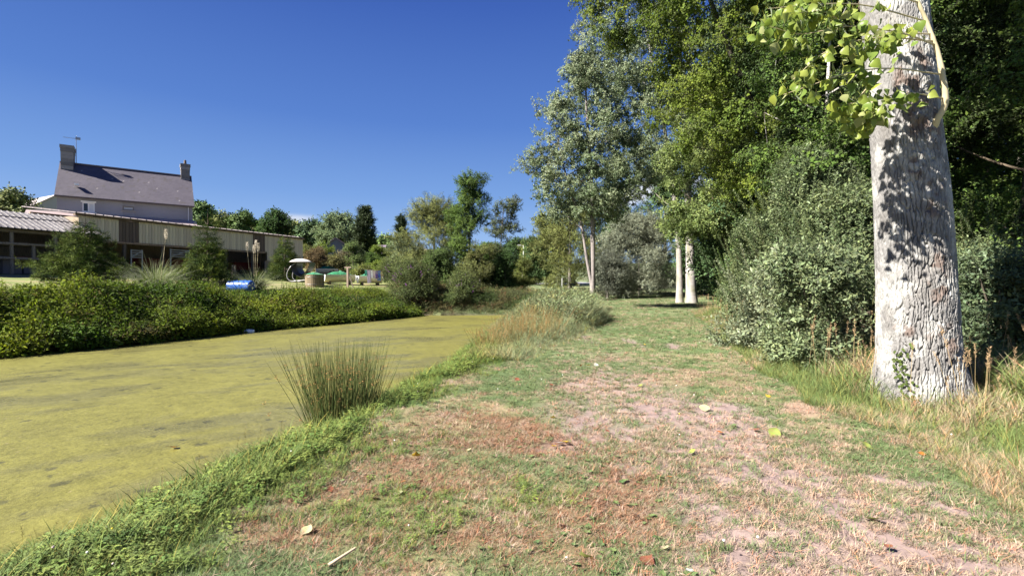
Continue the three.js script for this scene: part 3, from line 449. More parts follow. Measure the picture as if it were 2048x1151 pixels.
function shoots(g, h, r, n, tint) { const R = rngOf(Math.round(h * 100)), l = []; for (let k = 0; k < n; k++) { const a = R() * 6.283, q = r * Math.sqrt(R()) * 1.12; if (vn(Math.cos(a) * q * 1.6 + h * 9, Math.sin(a) * q * 1.6 + 30) < 0.5) continue; l.push({ p: V(Math.cos(a) * q, h * (0.3 + 0.62 * R() ** 0.6 * (1 - 0.35 * q / r)), Math.sin(a) * q), dir: V(Math.cos(a) * 0.5 * q / r + (R() - 0.5) * 0.5, 1, Math.sin(a) * 0.5 * q / r + (R() - 0.5) * 0.5).normalize(), roll: R() * 6.28, s: 0.6 + 0.7 * R(), c: mix3(tint[0], tint[1], R()) }); } instanced('leafy_shoots', shootGeo, M.gloss, l, g); }
const SAL = [[0.062, 0.1, 0.036], [0.165, 0.2, 0.085]];
shoots(sallow(1712, 10.6, 3.3, 1.15, 73, SAL, 'tall sallow bush with upright shoots right behind the big trunk'), 3.3, 1.15, 172, SAL);
shoots(sallow(1622, 13.4, 5.1, 1.25, 84, SAL, 'tallest sallow bush, with long leafy shoots, at the edge of the wood'), 5.1, 1.25, 201, SAL);
shoots(sallow(1590, 11, 1.9, 1.15, 62, [[0.12, 0.15, 0.08], [0.25, 0.275, 0.165]], 'low spreading pale sallow bush at the grass edge'), 1.9, 1.15, 129, [[0.12, 0.15, 0.08], [0.25, 0.275, 0.165]]);
shoots(sallow(1532, 16.5, 3.6, 1.5, 77, SAL, 'broad sallow bush further along the grass edge'), 3.6, 1.5, 158, SAL);
shoots(sallow(1505, 23, 3.0, 1.2, 56, [[0.09, 0.14, 0.035], [0.18, 0.22, 0.075]], 'green sallow bush where the path narrows'), 3.0, 1.2, 115, [[0.09, 0.14, 0.035], [0.18, 0.22, 0.075]]);
shoots(sallow(1640, 8.6, 1.7, 0.95, 42, [[0.1, 0.14, 0.06], [0.21, 0.25, 0.12]], 'knee high sallow growth in front of the tall bush'), 1.7, 0.95, 86, [[0.1, 0.14, 0.06], [0.21, 0.25, 0.12]]);
shoots(sallow(2010, 8.4, 1.7, 1.0, 49, [[0.06, 0.1, 0.045], [0.13, 0.17, 0.08]], 'leafy green bush to the right of the big trunk'), 1.7, 1.0, 100, [[0.06, 0.1, 0.045], [0.13, 0.17, 0.08]]);
shoots(sallow(1985, 11.5, 2.3, 1.4, 42, SAL, 'shaded sallow bush behind the right of the big trunk'), 3.2, 1.6, 144, SAL);

// ---------------------------------------------------------------- the big pale poplar beside the path
{
  const base = V(5.45, 0, -6.4); base.y = land(base.x, base.z);
  const g = thing('poplar_tree', 'huge pale poplar trunk with deeply furrowed bark close beside the path', 'tree', base);
  const cx = (h) => -0.0277 * h - 0.0094 * h * h * (h < 6 ? 1 : 6 / h), rad = (h) => pl([[-0.4, 0.72], [0, 0.57], [0.18, 0.51], [0.45, 0.465], [1, 0.437], [2.7, 0.405], [5.3, 0.35], [9, 0.28], [12, 0.22]], h);
  const bark = new MB(), rows = [], burr = [[0.35, 4.2, 0.3, 0.5], [0.55, 3.55, 0.28, 0.35], [0.25, 3.1, 0.18, 0.3], [0.62, 2.6, 0.2, 0.35], [0.6, 1.55, 0.16, 0.5], [0.66, 0.85, 0.2, 0.35], [-0.32, 0.95, 0.13, 0.1]];
  for (let h = -0.4; h < 5.75; h += 0.0115) rows.push(h); for (let h = 5.8; h < 12.2; h += 0.25) rows.push(h);
  const N = 330, face = Math.atan2(6.4, -5.45); let prev = null;
  for (const h of rows) {
    const ring = [];
    for (let k = 0; k <= N; k++) {
      const kk = k / N, a = kk < 0.08 ? lerp(-Math.PI, -1.75, kk / 0.08) : kk > 0.92 ? lerp(1.75, Math.PI, (kk - 0.92) / 0.08) : lerp(-1.75, 1.75, (kk - 0.08) / 0.84), R = rad(h), arc = a * R;                       // a = 0 faces the path
      const wa = arc + 0.06 * (fbm(arc * 6 + 9, h * 7, 3) - 0.5), wh = h + 0.16 * (fbm(arc * 9, h * 2.5 + 30, 3) - 0.5);
      const w1 = worley(wa / 0.042, wh / 0.36), w2 = worley(wa / 0.03 + 50, wh / 0.09);
      const groove = sstep(0.02, 0.16, w1[1] - w1[0]), crack = sstep(0.02, 0.13, w2[1] - w2[0]);
      let dr = 0.03 * (groove - 1) * (0.4 + 0.6 * sstep(-1.1, 0.1, a)) * lerp(1.15, 0.5, sstep(0.8, 4.6, h + 1.5 * (fbm(arc * 2 + 70, h, 2) - 0.5))) + 0.008 * (crack - 1) + 0.007 * (w1[2] - 0.5) + 0.008 * (fbm(arc * 30, h * 26, 3) - 0.5) + 0.03 * (fbm(arc * 2 + 4, h * 1.1, 2) - 0.5);
      let brown = 0;
      for (const [ba, bh, bw, bb] of burr) { const r = Math.hypot((a - ba) / (bw / 0.43), (h - bh) / bb) + 0.9 * (fbm(arc * 7 + 20, h * 7, 3) - 0.5); const q = sstep(1, 0.45, r); brown = Math.max(brown, q * sstep(0.42, 0.6, fbm(arc * 12 + bh, h * 9, 3))); dr += 0.05 * q * (fbm(arc * 11, h * 11 + 5, 3) - 0.35); }
      const knot = Math.hypot((a - 0.33) * 0.43 / 0.07, (h - 3.62) / 0.06); if (knot < 1.4) dr += 0.045 * sstep(1.4, 0.4, knot) - 0.03 * sstep(0.6, 0.1, knot);
      const flare = h < 0.6 ? 0.05 * (1 - Math.max(0, h) / 0.6) * Math.sin(a * 4 + 1) : 0;
      const lich = sstep(0.42, 0.62, fbm(arc * 6 + 60, h * 4, 4)), sp = fbm(arc * 40, h * 40, 2);
      let c = mix3([0.17, 0.163, 0.158], [0.29, 0.283, 0.268], lich); c = mix3(c, [0.115, 0.105, 0.097], 0.55 * sstep(0.55, 0.72, fbm(arc * 3.3 + 8, h * 2.1 + 3, 4)));
      c = mix3(c, [0.115, 0.08, 0.065], brown * 0.85); const j = (0.8 + 0.4 * sp) * (0.9 + 0.2 * w1[2]);
      const t = face - a, r = R + flare + dr;
      ring.push(bark.v(cx(h) + Math.cos(t) * r, h, Math.sin(t) * r, c.map((v) => v * j), k / N, h));
    }
    if (prev) for (let k = 0; k < N; k++) bark.quad(prev[k], prev[k + 1], ring[k + 1], ring[k]);
    prev = ring;
  }
  const trunk = part('trunk', bark.geo(), mat(1, 1, 1, { roughness: 0.95 }), g);
  // limbs and crown high above the picture
  const R = rngOf(91), wood = new MB(), list = [], bc = barkCol(PALE, GREYB, 2, 1);
  for (let k = 0; k < 70; k++) {
    const t = R(), a = R() * 6.283, rr = (3.6 - 1.6 * t) * Math.sqrt(R()), q = V(-0.6 + Math.cos(a) * rr, lerp(8.5, 19, t), Math.sin(a) * rr), b = V(cx(Math.min(11.5, q.y - 2)), Math.min(11.8, q.y - 1.5 - rr * 0.6), 0);
    wood.tube(bez(b, V(lerp(b.x, q.x, 0.5), lerp(b.y, q.y, 0.4), lerp(b.z, q.z, 0.5)), q, 6), [0.07, 0.065, 0.055, 0.045, 0.035, 0.025, 0.01], 6, bc);
    for (let s = 0; s < 26; s++) list.push({ p: V(q.x + (R() - 0.5) * 2, q.y + (R() - 0.5) * 1.6, q.z + (R() - 0.5) * 2), dir: V(R() - 0.5, R() - 0.2, R() - 0.5).normalize(), roll: R() * 6.28, s: 0.8 + 0.5 * R(), c: mix3([0.08, 0.11, 0.03], [0.15, 0.18, 0.06], R()) });
  }
  part('limbs', wood.geo(), M.bark, g); instanced('crown', SPR.poplar, M.gloss, list, g);
  // the pale sprout that curves up the trunk, its twigs and its leaves
  const L = (px, py, d) => P(px, py, d).sub(base);
  const sp = new MB(), tan = (q) => mix3([0.5, 0.42, 0.26], [0.36, 0.3, 0.18], fbm(q.y * 9, q.x * 9, 2));
  const sc = new THREE.CatmullRomCurve3([L(1862, 268, 6.1), L(1872, 240, 5.98), L(1886, 215, 5.92), L(1888, 185, 5.88), L(1882, 150, 5.86), L(1872, 105, 5.85), L(1862, 78, 5.85), L(1848, 40, 5.84), L(1832, 5, 5.82), L(1818, -60, 5.8)]).getPoints(36);
  sp.tube(sc, sc.map((_, k) => 0.04 * (1 - 0.6 * k / 36) * (k % 7 === 3 ? 1.18 : 1)), 9, tan);
  const twigs = [[[1868, 92, 5.85], [1800, 68, 5.62], [1690, 55, 5.45], [1600, 70, 5.38], [1528, 52, 5.3]], [[1864, 84, 5.85], [1745, 78, 5.6], [1650, 105, 5.45], [1585, 160, 5.36]], [[1880, 150, 5.86], [1780, 138, 5.62], [1690, 148, 5.45], [1620, 172, 5.4], [1566, 190, 5.36]], [[1886, 198, 5.9], [1815, 187, 5.66], [1745, 200, 5.52], [1665, 214, 5.45]], [[1850, 45, 5.85], [1720, 12, 5.62], [1620, 12, 5.45], [1535, 20, 5.36]], [[1835, 8, 5.82], [1700, -30, 5.6], [1580, -18, 5.4]], [[1770, 139, 5.6], [1725, 185, 5.5], [1690, 226, 5.46]], [[1690, 55, 5.45], [1645, 26, 5.4], [1562, 34, 5.34]], [[1862, 70, 5.85], [1800, 70, 5.75], [1730, 100, 5.62], [1690, 118, 5.5]], [[1745, 200, 5.52], [1735, 222, 5.5], [1728, 240, 5.48]]];
  const spots = [];
  for (const tw of twigs) { const pts = new THREE.CatmullRomCurve3(tw.map((q) => L(...q))).getPoints(14); sp.tube(pts, pts.map((_, k) => 0.0105 * (1 - 0.75 * k / 14)), 5, tan); pts.forEach((p, k) => { if (k > 3) spots.push(p); }); }
  const sprout = part('sprout_branch', sp.geo(), mat(1, 1, 1, { roughness: 0.7 }), g); sprout.userData.label = 'pale smooth young shoot curving up the trunk';
  const shapes = [1, 2, 3, 4].map((k) => {                                                      // poplar leaves: broad base, drawn-out tip, curled, with a stalk
    const m = new MB(), r = rngOf(k * 5), one = [1, 1, 1], curl = 0.1 + 0.6 * r(), fold = 0.15 + 0.35 * r(), W = [0.02, 0.3, 0.46, 0.5, 0.44, 0.3, 0.14, 0], tw = (r() - 0.5) * 0.6, rowsL = W.map((w, q) => { const t = q / 7, y = -t, z = -curl * t * t, f = fold * w; return [m.v(-w * 0.94, y, z + f - tw * w * t, one), m.v(0, y, z, one), m.v(w * 0.94, y, z + f + tw * w * t, one)]; });
    for (let q = 0; q < 7; q++) { const [a, b, c] = rowsL[q], [d, e, f] = rowsL[q + 1]; m.quad(d, e, b, a); m.quad(e, f, c, b); }
    m.tube([V(0, 0.55, 0.1), V(0, 0.2, 0.02), V(0, -0.05, 0)], [0.012, 0.011, 0.01], 4, [1.3, 1.1, 0.8], false); return m.geo();
  });
  const lm = [[0.19, 0.25, 0.03], [0.25, 0.29, 0.035], [0.14, 0.21, 0.025], [0.3, 0.32, 0.12]].map((c) => leafMat(...c, { transmission: 0.45, clearcoat: 0.4, clearcoatRoughness: 0.35 }));
  const fit = (sh, p, size, mt, e) => { const m = part('leaf', sh, mt, sprout); m.position.copy(p); m.scale.setScalar(size); m.rotation.copy(e); };
  for (let k = 0; k < 298; k++) {
    const p = spots[Math.floor(R() * spots.length)], q = V(p.x + (R() - 0.5) * 0.24, p.y + (R() - 0.62) * 0.2, p.z + (R() - 0.5) * 0.3);
    fit(shapes[k % 4], q, 0.075 + 0.07 * R(), lm[Math.floor(R() * 3.6)], new THREE.Euler((R() - 0.5) * 1.5, R() * 6.28, (R() - 0.5) * 1.7));
  }
  const more = []; for (let k = 0; k < 260; k++) { const p = spots[Math.floor(R() * spots.length)], n = V(R() - 0.5, R() - 0.5, R() - 0.5).normalize(); more.push({ p: V(p.x + (R() - 0.5) * 0.3, p.y + (R() - 0.65) * 0.24, p.z + 0.05 + (R() - 0.5) * 0.4), s: 0.055 + 0.065 * R(), yaw: R() * 6.28, tx: (R() - 0.5) * 1.6, tz: (R() - 0.5) * 1.6, c: mix3([0.13, 0.2, 0.025], [0.25, 0.29, 0.05], R()) }); }
  instanced('leaves', shapes[1], leafMat(1, 1, 1, { transmission: 0.45, clearcoat: 0.4, clearcoatRoughness: 0.35 }), more, sprout);
  // ivy creeping up the foot of the trunk
  const iv = thing('ivy_plant', 'small leafy ivy climbing the foot of the big trunk', 'ivy', base), im = new MB();
  for (let k = 0; k < 95; k++) {
    const h = 0.02 + 0.75 * R() ** 1.5, a = -0.28 + (R() - 0.5) * 0.35 + 0.1 * Math.sin(h * 9), t = face - a, r = rad(h) + 0.03, n = V(Math.cos(t), 0.25, Math.sin(t)).normalize(), gg = 0.8 + 0.6 * R();
    im.leaf(V(cx(h) + Math.cos(t) * r, h, Math.sin(t) * r), V((R() - 0.5) * 0.7, -1 + R(), (R() - 0.5) * 0.7).normalize(), n, 0.03 + 0.03 * R(), 0.036, [0.07 * gg, 0.1 * gg, 0.02 * gg], 1);
  }
  part('foliage', im.geo(), M.leaf, iv);
}

// ---------------------------------------------------------------- plants round the pond
{ // the bramble hedge along the far bank
  const R = rngOf(41), list = [], list2 = [], line = SHORE.slice(15, 23).reverse();
  const cum = [0]; for (let k = 1; k < line.length; k++) cum.push(cum[k - 1] + Math.hypot(line[k][0] - line[k - 1][0], line[k][1] - line[k - 1][1]));
  const total = cum[cum.length - 1];
  for (let k = 0; k < 21000; k++) {
    const u = Math.pow(R(), 0.85) * total; let i = 1; while (i < line.length - 1 && cum[i] < u) i++;
    const t = (u - cum[i - 1]) / (cum[i] - cum[i - 1]), ax = line[i - 1], bx = line[i], dx = bx[0] - ax[0], dz = bx[1] - ax[1], l = Math.hypot(dx, dz), nx = dz / l, nz = -dx / l;
    const s = -0.35 + 3.7 * R() ** 1.15, x = lerp(ax[0], bx[0], t) + nx * s, z = lerp(ax[1], bx[1], t) + nz * s, d = -z; if (x < -1.12 * d - 1 || d < 5) continue;
    const H = pl([[5, 1.36], [15, 1.26], [20, 1.26], [24, 0.98], [28, 0.7], [31, 0.55]], d), gy = Math.max(WATER, land(x, z)), bump = fbm(u * 0.75, s * 0.8 + 3, 3) - 0.5;
    let T = lerp(WATER + 0.25, H, sstep(-0.5, 1.9, s)) + 0.85 * bump; T = lerp(T, gy - 0.1, sstep(2.0, 3.4, s)); T = Math.max(T, gy - 0.05); const cpx = CX + F * x / d; T -= 0.3 * sstep(70, 25, Math.abs(cpx - 482)) * sstep(0.6, 1.2, s);
    const f = R(), y = f < 0.68 ? T - 0.3 * R() * R() : lerp(gy, T, R()), c = fbm(u * 0.5 + 30, s * 0.9, 3), v = 0.75 + 0.5 * R();
    const tint = mix3(mix3([0.075, 0.14, 0.01], [0.2, 0.25, 0.016], clamp((c - 0.3) * 2.2)), [0.16, 0.12, 0.035], R() < 0.07 ? 0.8 : 0);
    const dir = V(-nx * 0.7 + (R() - 0.5) * 1.3, 0.55 + R() * 0.6, -nz * 0.7 + (R() - 0.5) * 1.3).normalize();
    (R() < 0.82 ? list : list2).push({ p: V(x, Math.max(y - 0.15, gy - 0.05), z), dir, roll: R() * 6.28, s: (0.65 + 0.75 * R()) * lerp(1, 0.55, sstep(2, 3.2, s)), c: tint.map((w) => w * v) });
  }
  const g = new THREE.Group(); g.name = 'bramble_hedge'; scene.add(g); tag(g, 'long tangled bramble hedge on the bank across the pond', 'hedge', null, 'stuff');
  { const l3 = []; for (let k = 0; k < list.length; k += 40) { const q = list[k]; if (q.p.y > 0.75) l3.push({ ...q, p: V(q.p.x, q.p.y - 0.05, q.p.z), dir: V((R() - 0.5) * 1.2, 1, (R() - 0.5) * 1.2).normalize(), s: 0.4 + 0.5 * R() }); } instanced('bramble_shoots', shootGeo, M.leaf, l3, g); }
  instanced('bramble_leaves', SPR.bramble, leafMat(1, 1, 1, { transmission: 0.4 }), list, g); instanced('weed_leaves', SPR.weed, M.leaf, list2.map((q) => ({ ...q, s: q.s * 1.05 })), g);
}
const dryMat = leafMat(1, 1, 1, { transmission: 0.2, specularIntensity: 0.2 });
function fountain(seed, n, len, wid, lean, c0, c1, rad = 0.15, bend = 1) {                   // a clump of arching blades
  const R = rngOf(seed), m = new MB();
  for (let k = 0; k < n; k++) { const a = R() * 6.283, r = R() * rad, l = lean * R(), g = R(); m.blade(V(Math.cos(a) * r, -0.03, Math.sin(a) * r), V(Math.cos(a) * l, 1, Math.sin(a) * l).normalize(), V(Math.cos(a), -0.55, Math.sin(a)).multiplyScalar(bend * (0.25 + 0.75 * R())), len * (0.55 + 0.5 * R()), wid * (0.7 + 0.6 * R()), mix3(c0, c1, g), 5); }
  return m.geo();
}
for (const [px, d, n, l] of [[205, 15.9, 1, 'dry tan sedge clump hanging from the far bank beside the pond'], [255, 16.2, 0.7, 'smaller dry sedge tuft on the far bank']]) {
  const at = foot(px, d); at.y = Math.max(at.y, WATER) + 0.35; single('sedge_clump', fountain(px, 170 * n, 1.0 * (0.6 + 0.4 * n), 0.016, 1.0, [0.1, 0.1, 0.03], [0.34, 0.27, 0.17]), dryMat, l, 'sedge', 'sedge tufts on the far bank').position.copy(at);
}
function pampas(px, d, size, plumes, label) {
  const at = foot(px, d), g = thing('pampas_grass', label, 'pampas grass', at, 0, 'pampas clumps before the shed');
  part('leaves', fountain(px, 620, 1.75 * size, 0.018, 0.95, [0.1, 0.13, 0.05], [0.3, 0.31, 0.2], 0.3 * size), leafMat(1, 1, 1), g, 'stuff');
  part('leaves', fountain(px + 1, 260, 1.3 * size, 0.02, 0.4, [0.08, 0.13, 0.02], [0.17, 0.2, 0.05], 0.25 * size, 0.5), leafMat(1, 1, 1), g, 'stuff');
  const R = rngOf(px);
  for (const [dx, h] of plumes) {
    const s = new MB(), top = V(dx, h, 0.1); s.tube([V(dx * 0.3, 0, 0), V(dx * 0.7, h * 0.5, 0.05), top], [0.012, 0.01, 0.008], 5, [0.4, 0.33, 0.2]);
    const stalk = part('stalk', s.geo(), M.bark, g), m = new MB();
    for (let k = 0; k < 240; k++) { const t = R(), a = R() * 6.283, w = 0.07 * Math.sin(Math.PI * clamp(0.1 + t * 0.85)); m.leaf(V(top.x + Math.cos(a) * w * 0.5, h - 0.12 + t * 0.42, 0.1 + Math.sin(a) * w * 0.5), V(Math.cos(a) * 0.6, 0.8, Math.sin(a) * 0.6).normalize(), V(R() - 0.5, 0.3, R() - 0.5).normalize(), 0.09, 0.012, [0.6, 0.54, 0.44], 0); }
    part('plume', m.geo(), dryMat, stalk);
  }
}
pampas(308, 21.5, 1.35, [[0.6, 2.45]], 'large arching pampas grass clump with a single tall plume');
pampas(506, 25, 1.2, [[0.1, 2.1], [-0.25, 2.25], [0.2, 2.35], [0.32, 2.2]], 'pampas grass with several cream plumes beside the blue drum');

// spruces in front of the sheds
{
  const frond = spray(120, { L: 0.55, n: 84, len: 0.1, wid: 0.028, side: 6, open: 0.6, droop: 0.1, twig: [0.3, 0.2, 0.1], vary: 0.4 });
  const sm = leafMat(1, 1, 1, { transmission: 0.15 });
  function spruce(px, d, h, rmax, leader, label, lean = 0) {
    const at = foot(px, d), g = thing('spruce_tree', label, 'spruce', at, 0, 'spruces in front of the sheds'), R = rngOf(px), w = new MB(), list = [];
    w.tube([V(0, -0.2, 0), V(0, h * 0.5, 0), V(0, h, 0), V(0.02, h + leader, 0)], [0.09, 0.06, 0.022, 0.008], 8, [0.1, 0.075, 0.05]);
    for (let y = 0.12; y < h + leader * 0.6; y += y < h ? 0.24 : leader * 0.22) {
      const f = clamp(1 - y / (h + 0.15)), n = y > h ? 4 : 9, Lb = y > h ? leader * 0.28 : rmax * (0.1 + 0.9 * f ** 1.05) * (0.8 + 0.35 * vn(y * 5, px));
      for (let k = 0; k < n; k++) {
        const a = k / n * 6.283 + R() * 0.8 + y * 2, L = Lb * (0.65 + 0.5 * R()) * (1 + lean * Math.cos(a)), e = V(Math.cos(a) * L, y + (y > h ? L * 0.8 : L * (0.1 + 0.3 * (1 - f))), Math.sin(a) * L), m = V(Math.cos(a) * L * 0.5, y - L * 0.03, Math.sin(a) * L * 0.5);
        w.tube(bez(V(0, y, 0), m, e, 4), [0.018, 0.014, 0.011, 0.008, 0.004], 4, [0.1, 0.075, 0.05]);
        const cnt = Math.max(y > h ? 0 : 2, Math.round(L * 6.5));
        for (let q = 0; q < cnt; q++) { const t = 0.2 + 0.78 * (q + R()) / cnt, b = V(Math.cos(a) * L * t, lerp(y, e.y, t * t), Math.sin(a) * L * t), o = a + (R() - 0.5) * 1.7; list.push({ p: b, dir: V(Math.cos(o), -0.05 + 0.25 * R(), Math.sin(o)).normalize(), roll: R() * 6.28, s: 0.45 + 0.5 * R() * (0.5 + f), w: 1, c: mix3([0.026, 0.052, 0.009], [0.115, 0.145, 0.02], R() * R() + (t > 0.8 ? 0.25 : 0)) }); }
      }
    }
    part('trunk', w.geo(), M.bark, g); instanced('needles', frond, sm, list, g);
  }
  spruce(170, 23, 2.65, 2.05, 0.5, 'widest bushy spruce in front of the open shed');
  spruce(415, 24.5, 2.75, 1.45, 1.3, 'spruce with a long bare leader in front of the long shed');
  spruce(570, 36, 2.9, 1.3, 0.4, 'small dense spruce beside the hanging swing seat');
}

// butterfly bushes with purple spikes
function buddleia(px, d, h, r, label, n) {
  const g = simple('butterfly_bush', label, px, d, 0, 1, { category: 'bush', group: 'butterfly bushes at the head of the pond', spray: SPR.weed, size: 1.2, clumps: n, sprays: 26, clumpR: 0.5, tint: [[0.07, 0.11, 0.03], [0.15, 0.18, 0.055]], at: foot(px, d), crown: { x: 0, z: 0, y0: 0.1, y1: h, rx: r, prof: dome, hollow: 0.38 }, stems: straight(h * 0.8, 0.05, 0.02) });
  const R = rngOf(px * 3);
  for (let k = 0; k < 38; k++) {
    const a = R() * 6.283, t = Math.sqrt(R()), y = h * Math.sqrt(Math.max(0, 1 - t * t * 0.9)) * (0.92 + 0.16 * R()), b = V(Math.cos(a) * r * t, y, Math.sin(a) * r * t), dir = V(Math.cos(a) * t, 0.7, Math.sin(a) * t).normalize(), m = new MB(), fade = R() < 0.3;
    for (let q = 0; q < 46; q++) { const u = R(), w = V(R() - 0.5, R() - 0.5, R() - 0.5).normalize(); m.leaf(V().copy(b).addScaledVector(dir, u * 0.26).addScaledVector(w, 0.022 * (1.1 - u)), w, dir, 0.03, 0.03, fade ? [0.16, 0.1, 0.09] : [0.17 + 0.06 * R(), 0.075, 0.24], 0); }
    part('flower_spike', m.geo(), dryMat, g);
  }
}
buddleia(828, 32.5, 2.5, 1.5, 'butterfly bush covered with purple flower spikes at the pond corner', 46);
buddleia(795, 33.5, 1.9, 1.0, 'lower butterfly bush with purple flowers beside the clothes line', 26);
buddleia(925, 33, 1.9, 1.2, 'butterfly bush with fading purple flowers by the far shore', 34);

{ // weeds on the head of the pond and along the right bank, and the tall grass before the wood
  const R = rngOf(61), W1 = [], W2 = [], W3 = [], T1 = [], T2 = [], S = [];
  const tall = tuft(62, 24, 0.1, 0.62, 0.009, 0.55, 0.55), tall2 = tuft(63, 22, 0.09, 0.42, 0.007, 0.9, 0.9);
  for (let k = 0; k < 5200; k++) {                                                           // far shore
    const x = lerp(-8, 3.5, R()), z = -lerp(30.8, 36, R()), s = sd(x, z); if (s < 0.1 || x < midX(-z) - 2.5) continue;
    const y = land(x, z), q = fbm(x * 0.7 + 4, z * 0.7, 3), c = q < 0.44 ? [0.06, 0.1, 0.02] : q < 0.54 ? [0.15, 0.13, 0.05] : q < 0.58 ? [0.2, 0.09, 0.045] : [0.1, 0.12, 0.04], v = 0.7 + 0.6 * R();
    W1.push({ p: V(x, y - 0.05 + 0.5 * R() * sstep(0.1, 1.4, s), z), dir: V((R() - 0.5) * 1.2, 1, (R() - 0.5) * 1.2 + 0.2).normalize(), roll: R() * 6.28, s: (0.5 + 0.9 * R()) * (0.5 + 0.5 * sstep(0, 1.5, s)), c: c.map((w) => w * v) });
  }
  for (let k = 0; k < 9000; k++) {                                                           // right bank
    const d = lerp(9.5, 33, R()), l = pathL(d), x = lerp(-2.2, l, R() ** 0.8), z = -d, s = sd(x, z); if (s < 0.05) continue;
    const y = land(x, z), e = sstep(0, 0.9, l - x), q = fbm(x * 0.6 + 14, z * 0.45, 3), gold = 0.75 * sstep(17, 12.5, d + 10 * (q - 0.5)) * sstep(1.6, 0.5, s - 0.5), v = 0.7 + 0.6 * R();
    const c = mix3(mix3([0.13, 0.19, 0.07], [0.26, 0.28, 0.17], R()), mix3([0.34, 0.23, 0.07], [0.17, 0.2, 0.04], R()), clamp(gold + (R() < 0.12 ? 0.8 : 0)));
    const big = (0.35 + 0.65 * e) * (0.5 + 0.85 * sstep(13, 19, d)) * (0.5 + 0.6 * q) * lerp(0.45, 1.1, sstep(0.2, 2.4, s));
    if (R() < 0.5) W2.push({ p: V(x, y - 0.03, z), s: big * (0.9 + 0.8 * R()), yaw: R() * 6.28, tx: 0.25 * (R() - 0.5), tz: 0.25 * (R() - 0.5), c: c.map((w) => w * v) });
    else W3.push({ p: V(x, y + 0.4 * R() * big, z), dir: V((R() - 0.5) * 1.0, 1, (R() - 0.5) * 1.0).normalize(), roll: R() * 6.28, s: big * (0.6 + 0.6 * R()), c: mix3(c, [0.07, 0.11, 0.03], 0.35).map((w) => w * v) });
  }
  for (let k = 0; k < 15000; k++) {                                                          // tall grass before the bushes
    const d = 2.2 + 24 * R() ** 1.7, b = pathR(d) + 0.5 * (fbm(d * 1.2, 7, 3) - 0.5), x = b + 3.6 * R() ** 1.3, z = -d; if (x > 1.09 * d + 0.7) continue;
    if (Math.hypot(x - 5.45, z + 6.4) < 0.5) continue;
    const e = sstep(-0.1, 1.3, x - b), y = land(x, z), q = fbm(x * 1.1 + 50, z * 1.1, 3), v = 0.75 + 0.55 * R(), straw = R() < sstep(0.38, 0.66, q) * 0.65;
    const c = straw ? mix3([0.27, 0.22, 0.13], [0.24, 0.175, 0.115], R()) : mix3([0.065, 0.115, 0.024], [0.14, 0.175, 0.05], R());
    (R() < 0.5 ? T1 : T2).push({ p: V(x, y - 0.02, z), s: (0.28 + 0.72 * e) * (0.6 + 0.6 * R()) * (d < 5 ? 0.8 : 1) * (Math.abs(x - 5.2) < 1.1 && d < 6.4 ? 0.55 : 1), yaw: R() * 6.28, tx: 0.35 * (R() - 0.5), tz: 0.35 * (R() - 0.5), c: c.map((w) => w * v) });
    if (e > 0.3 && R() < 0.035) S.push({ p: V(x, y, z), s: 0.55 + 0.5 * R(), yaw: R() * 6.28, tx: 0.35 * (R() - 0.5), tz: 0.35 * (R() - 0.5), c: [0.36, 0.27, 0.17].map((w) => w * v) });
  }
  for (let k = 0; k < 260; k++) { const d = lerp(2.2, 9, R()), x = lerp(-5, -1, R()), s = sd(x, -d); if (s > 0.05 && s < 0.9) S.push({ p: V(x, land(x, -d), -d), s: 0.22 + 0.25 * R(), yaw: R() * 6.28, tx: 0.5 * (R() - 0.5), tz: 0.5 * (R() - 0.5), c: [0.22, 0.2, 0.08] }); }
  const stalk = new MB(), r2 = rngOf(64); stalk.tube([V(0, 0, 0), V(0.02, 0.5, 0), V(0.06, 0.95, 0.01)], [0.003, 0.0025, 0.002], 3, [1, 1, 0.8]);
  for (let k = 0; k < 40; k++) { const t = r2(), a = r2() * 6.283; stalk.leaf(V(0.045 + 0.03 * t, 0.8 + 0.25 * t, 0.005), V(Math.cos(a), 1.4, Math.sin(a)).normalize(), V(r2() - 0.5, 0.2, r2() - 0.5), 0.03 + 0.02 * r2(), 0.006, [1.1, 1, 0.9], 0); }
  const grp = (n, l, c) => { const g = new THREE.Group(); g.name = n; scene.add(g); return tag(g, l, c, null, 'stuff'); };
  const a = grp('shore_weeds', 'mixed reddish and green weeds along the far shore', 'weeds'); instanced('weed_leaves', SPR.weed, M.leaf, W1, a);
  const b = grp('bank_weeds', 'tall pale weeds and rushes between pond and path', 'weeds'); instanced('weed_blades', tall, grassMat, W2, b); instanced('weed_leaves', SPR.weed, M.matte, W3, b);
  const c = grp('tall_grass', 'tall green and straw coloured grass at the foot of the bushes', 'grass'); instanced('grass_blades', tall, grassMat, T1, c); instanced('grass_blades', tall2, grassMat, T2, c); instanced('seed_stalks', stalk.geo(), dryMat, S, c);
}
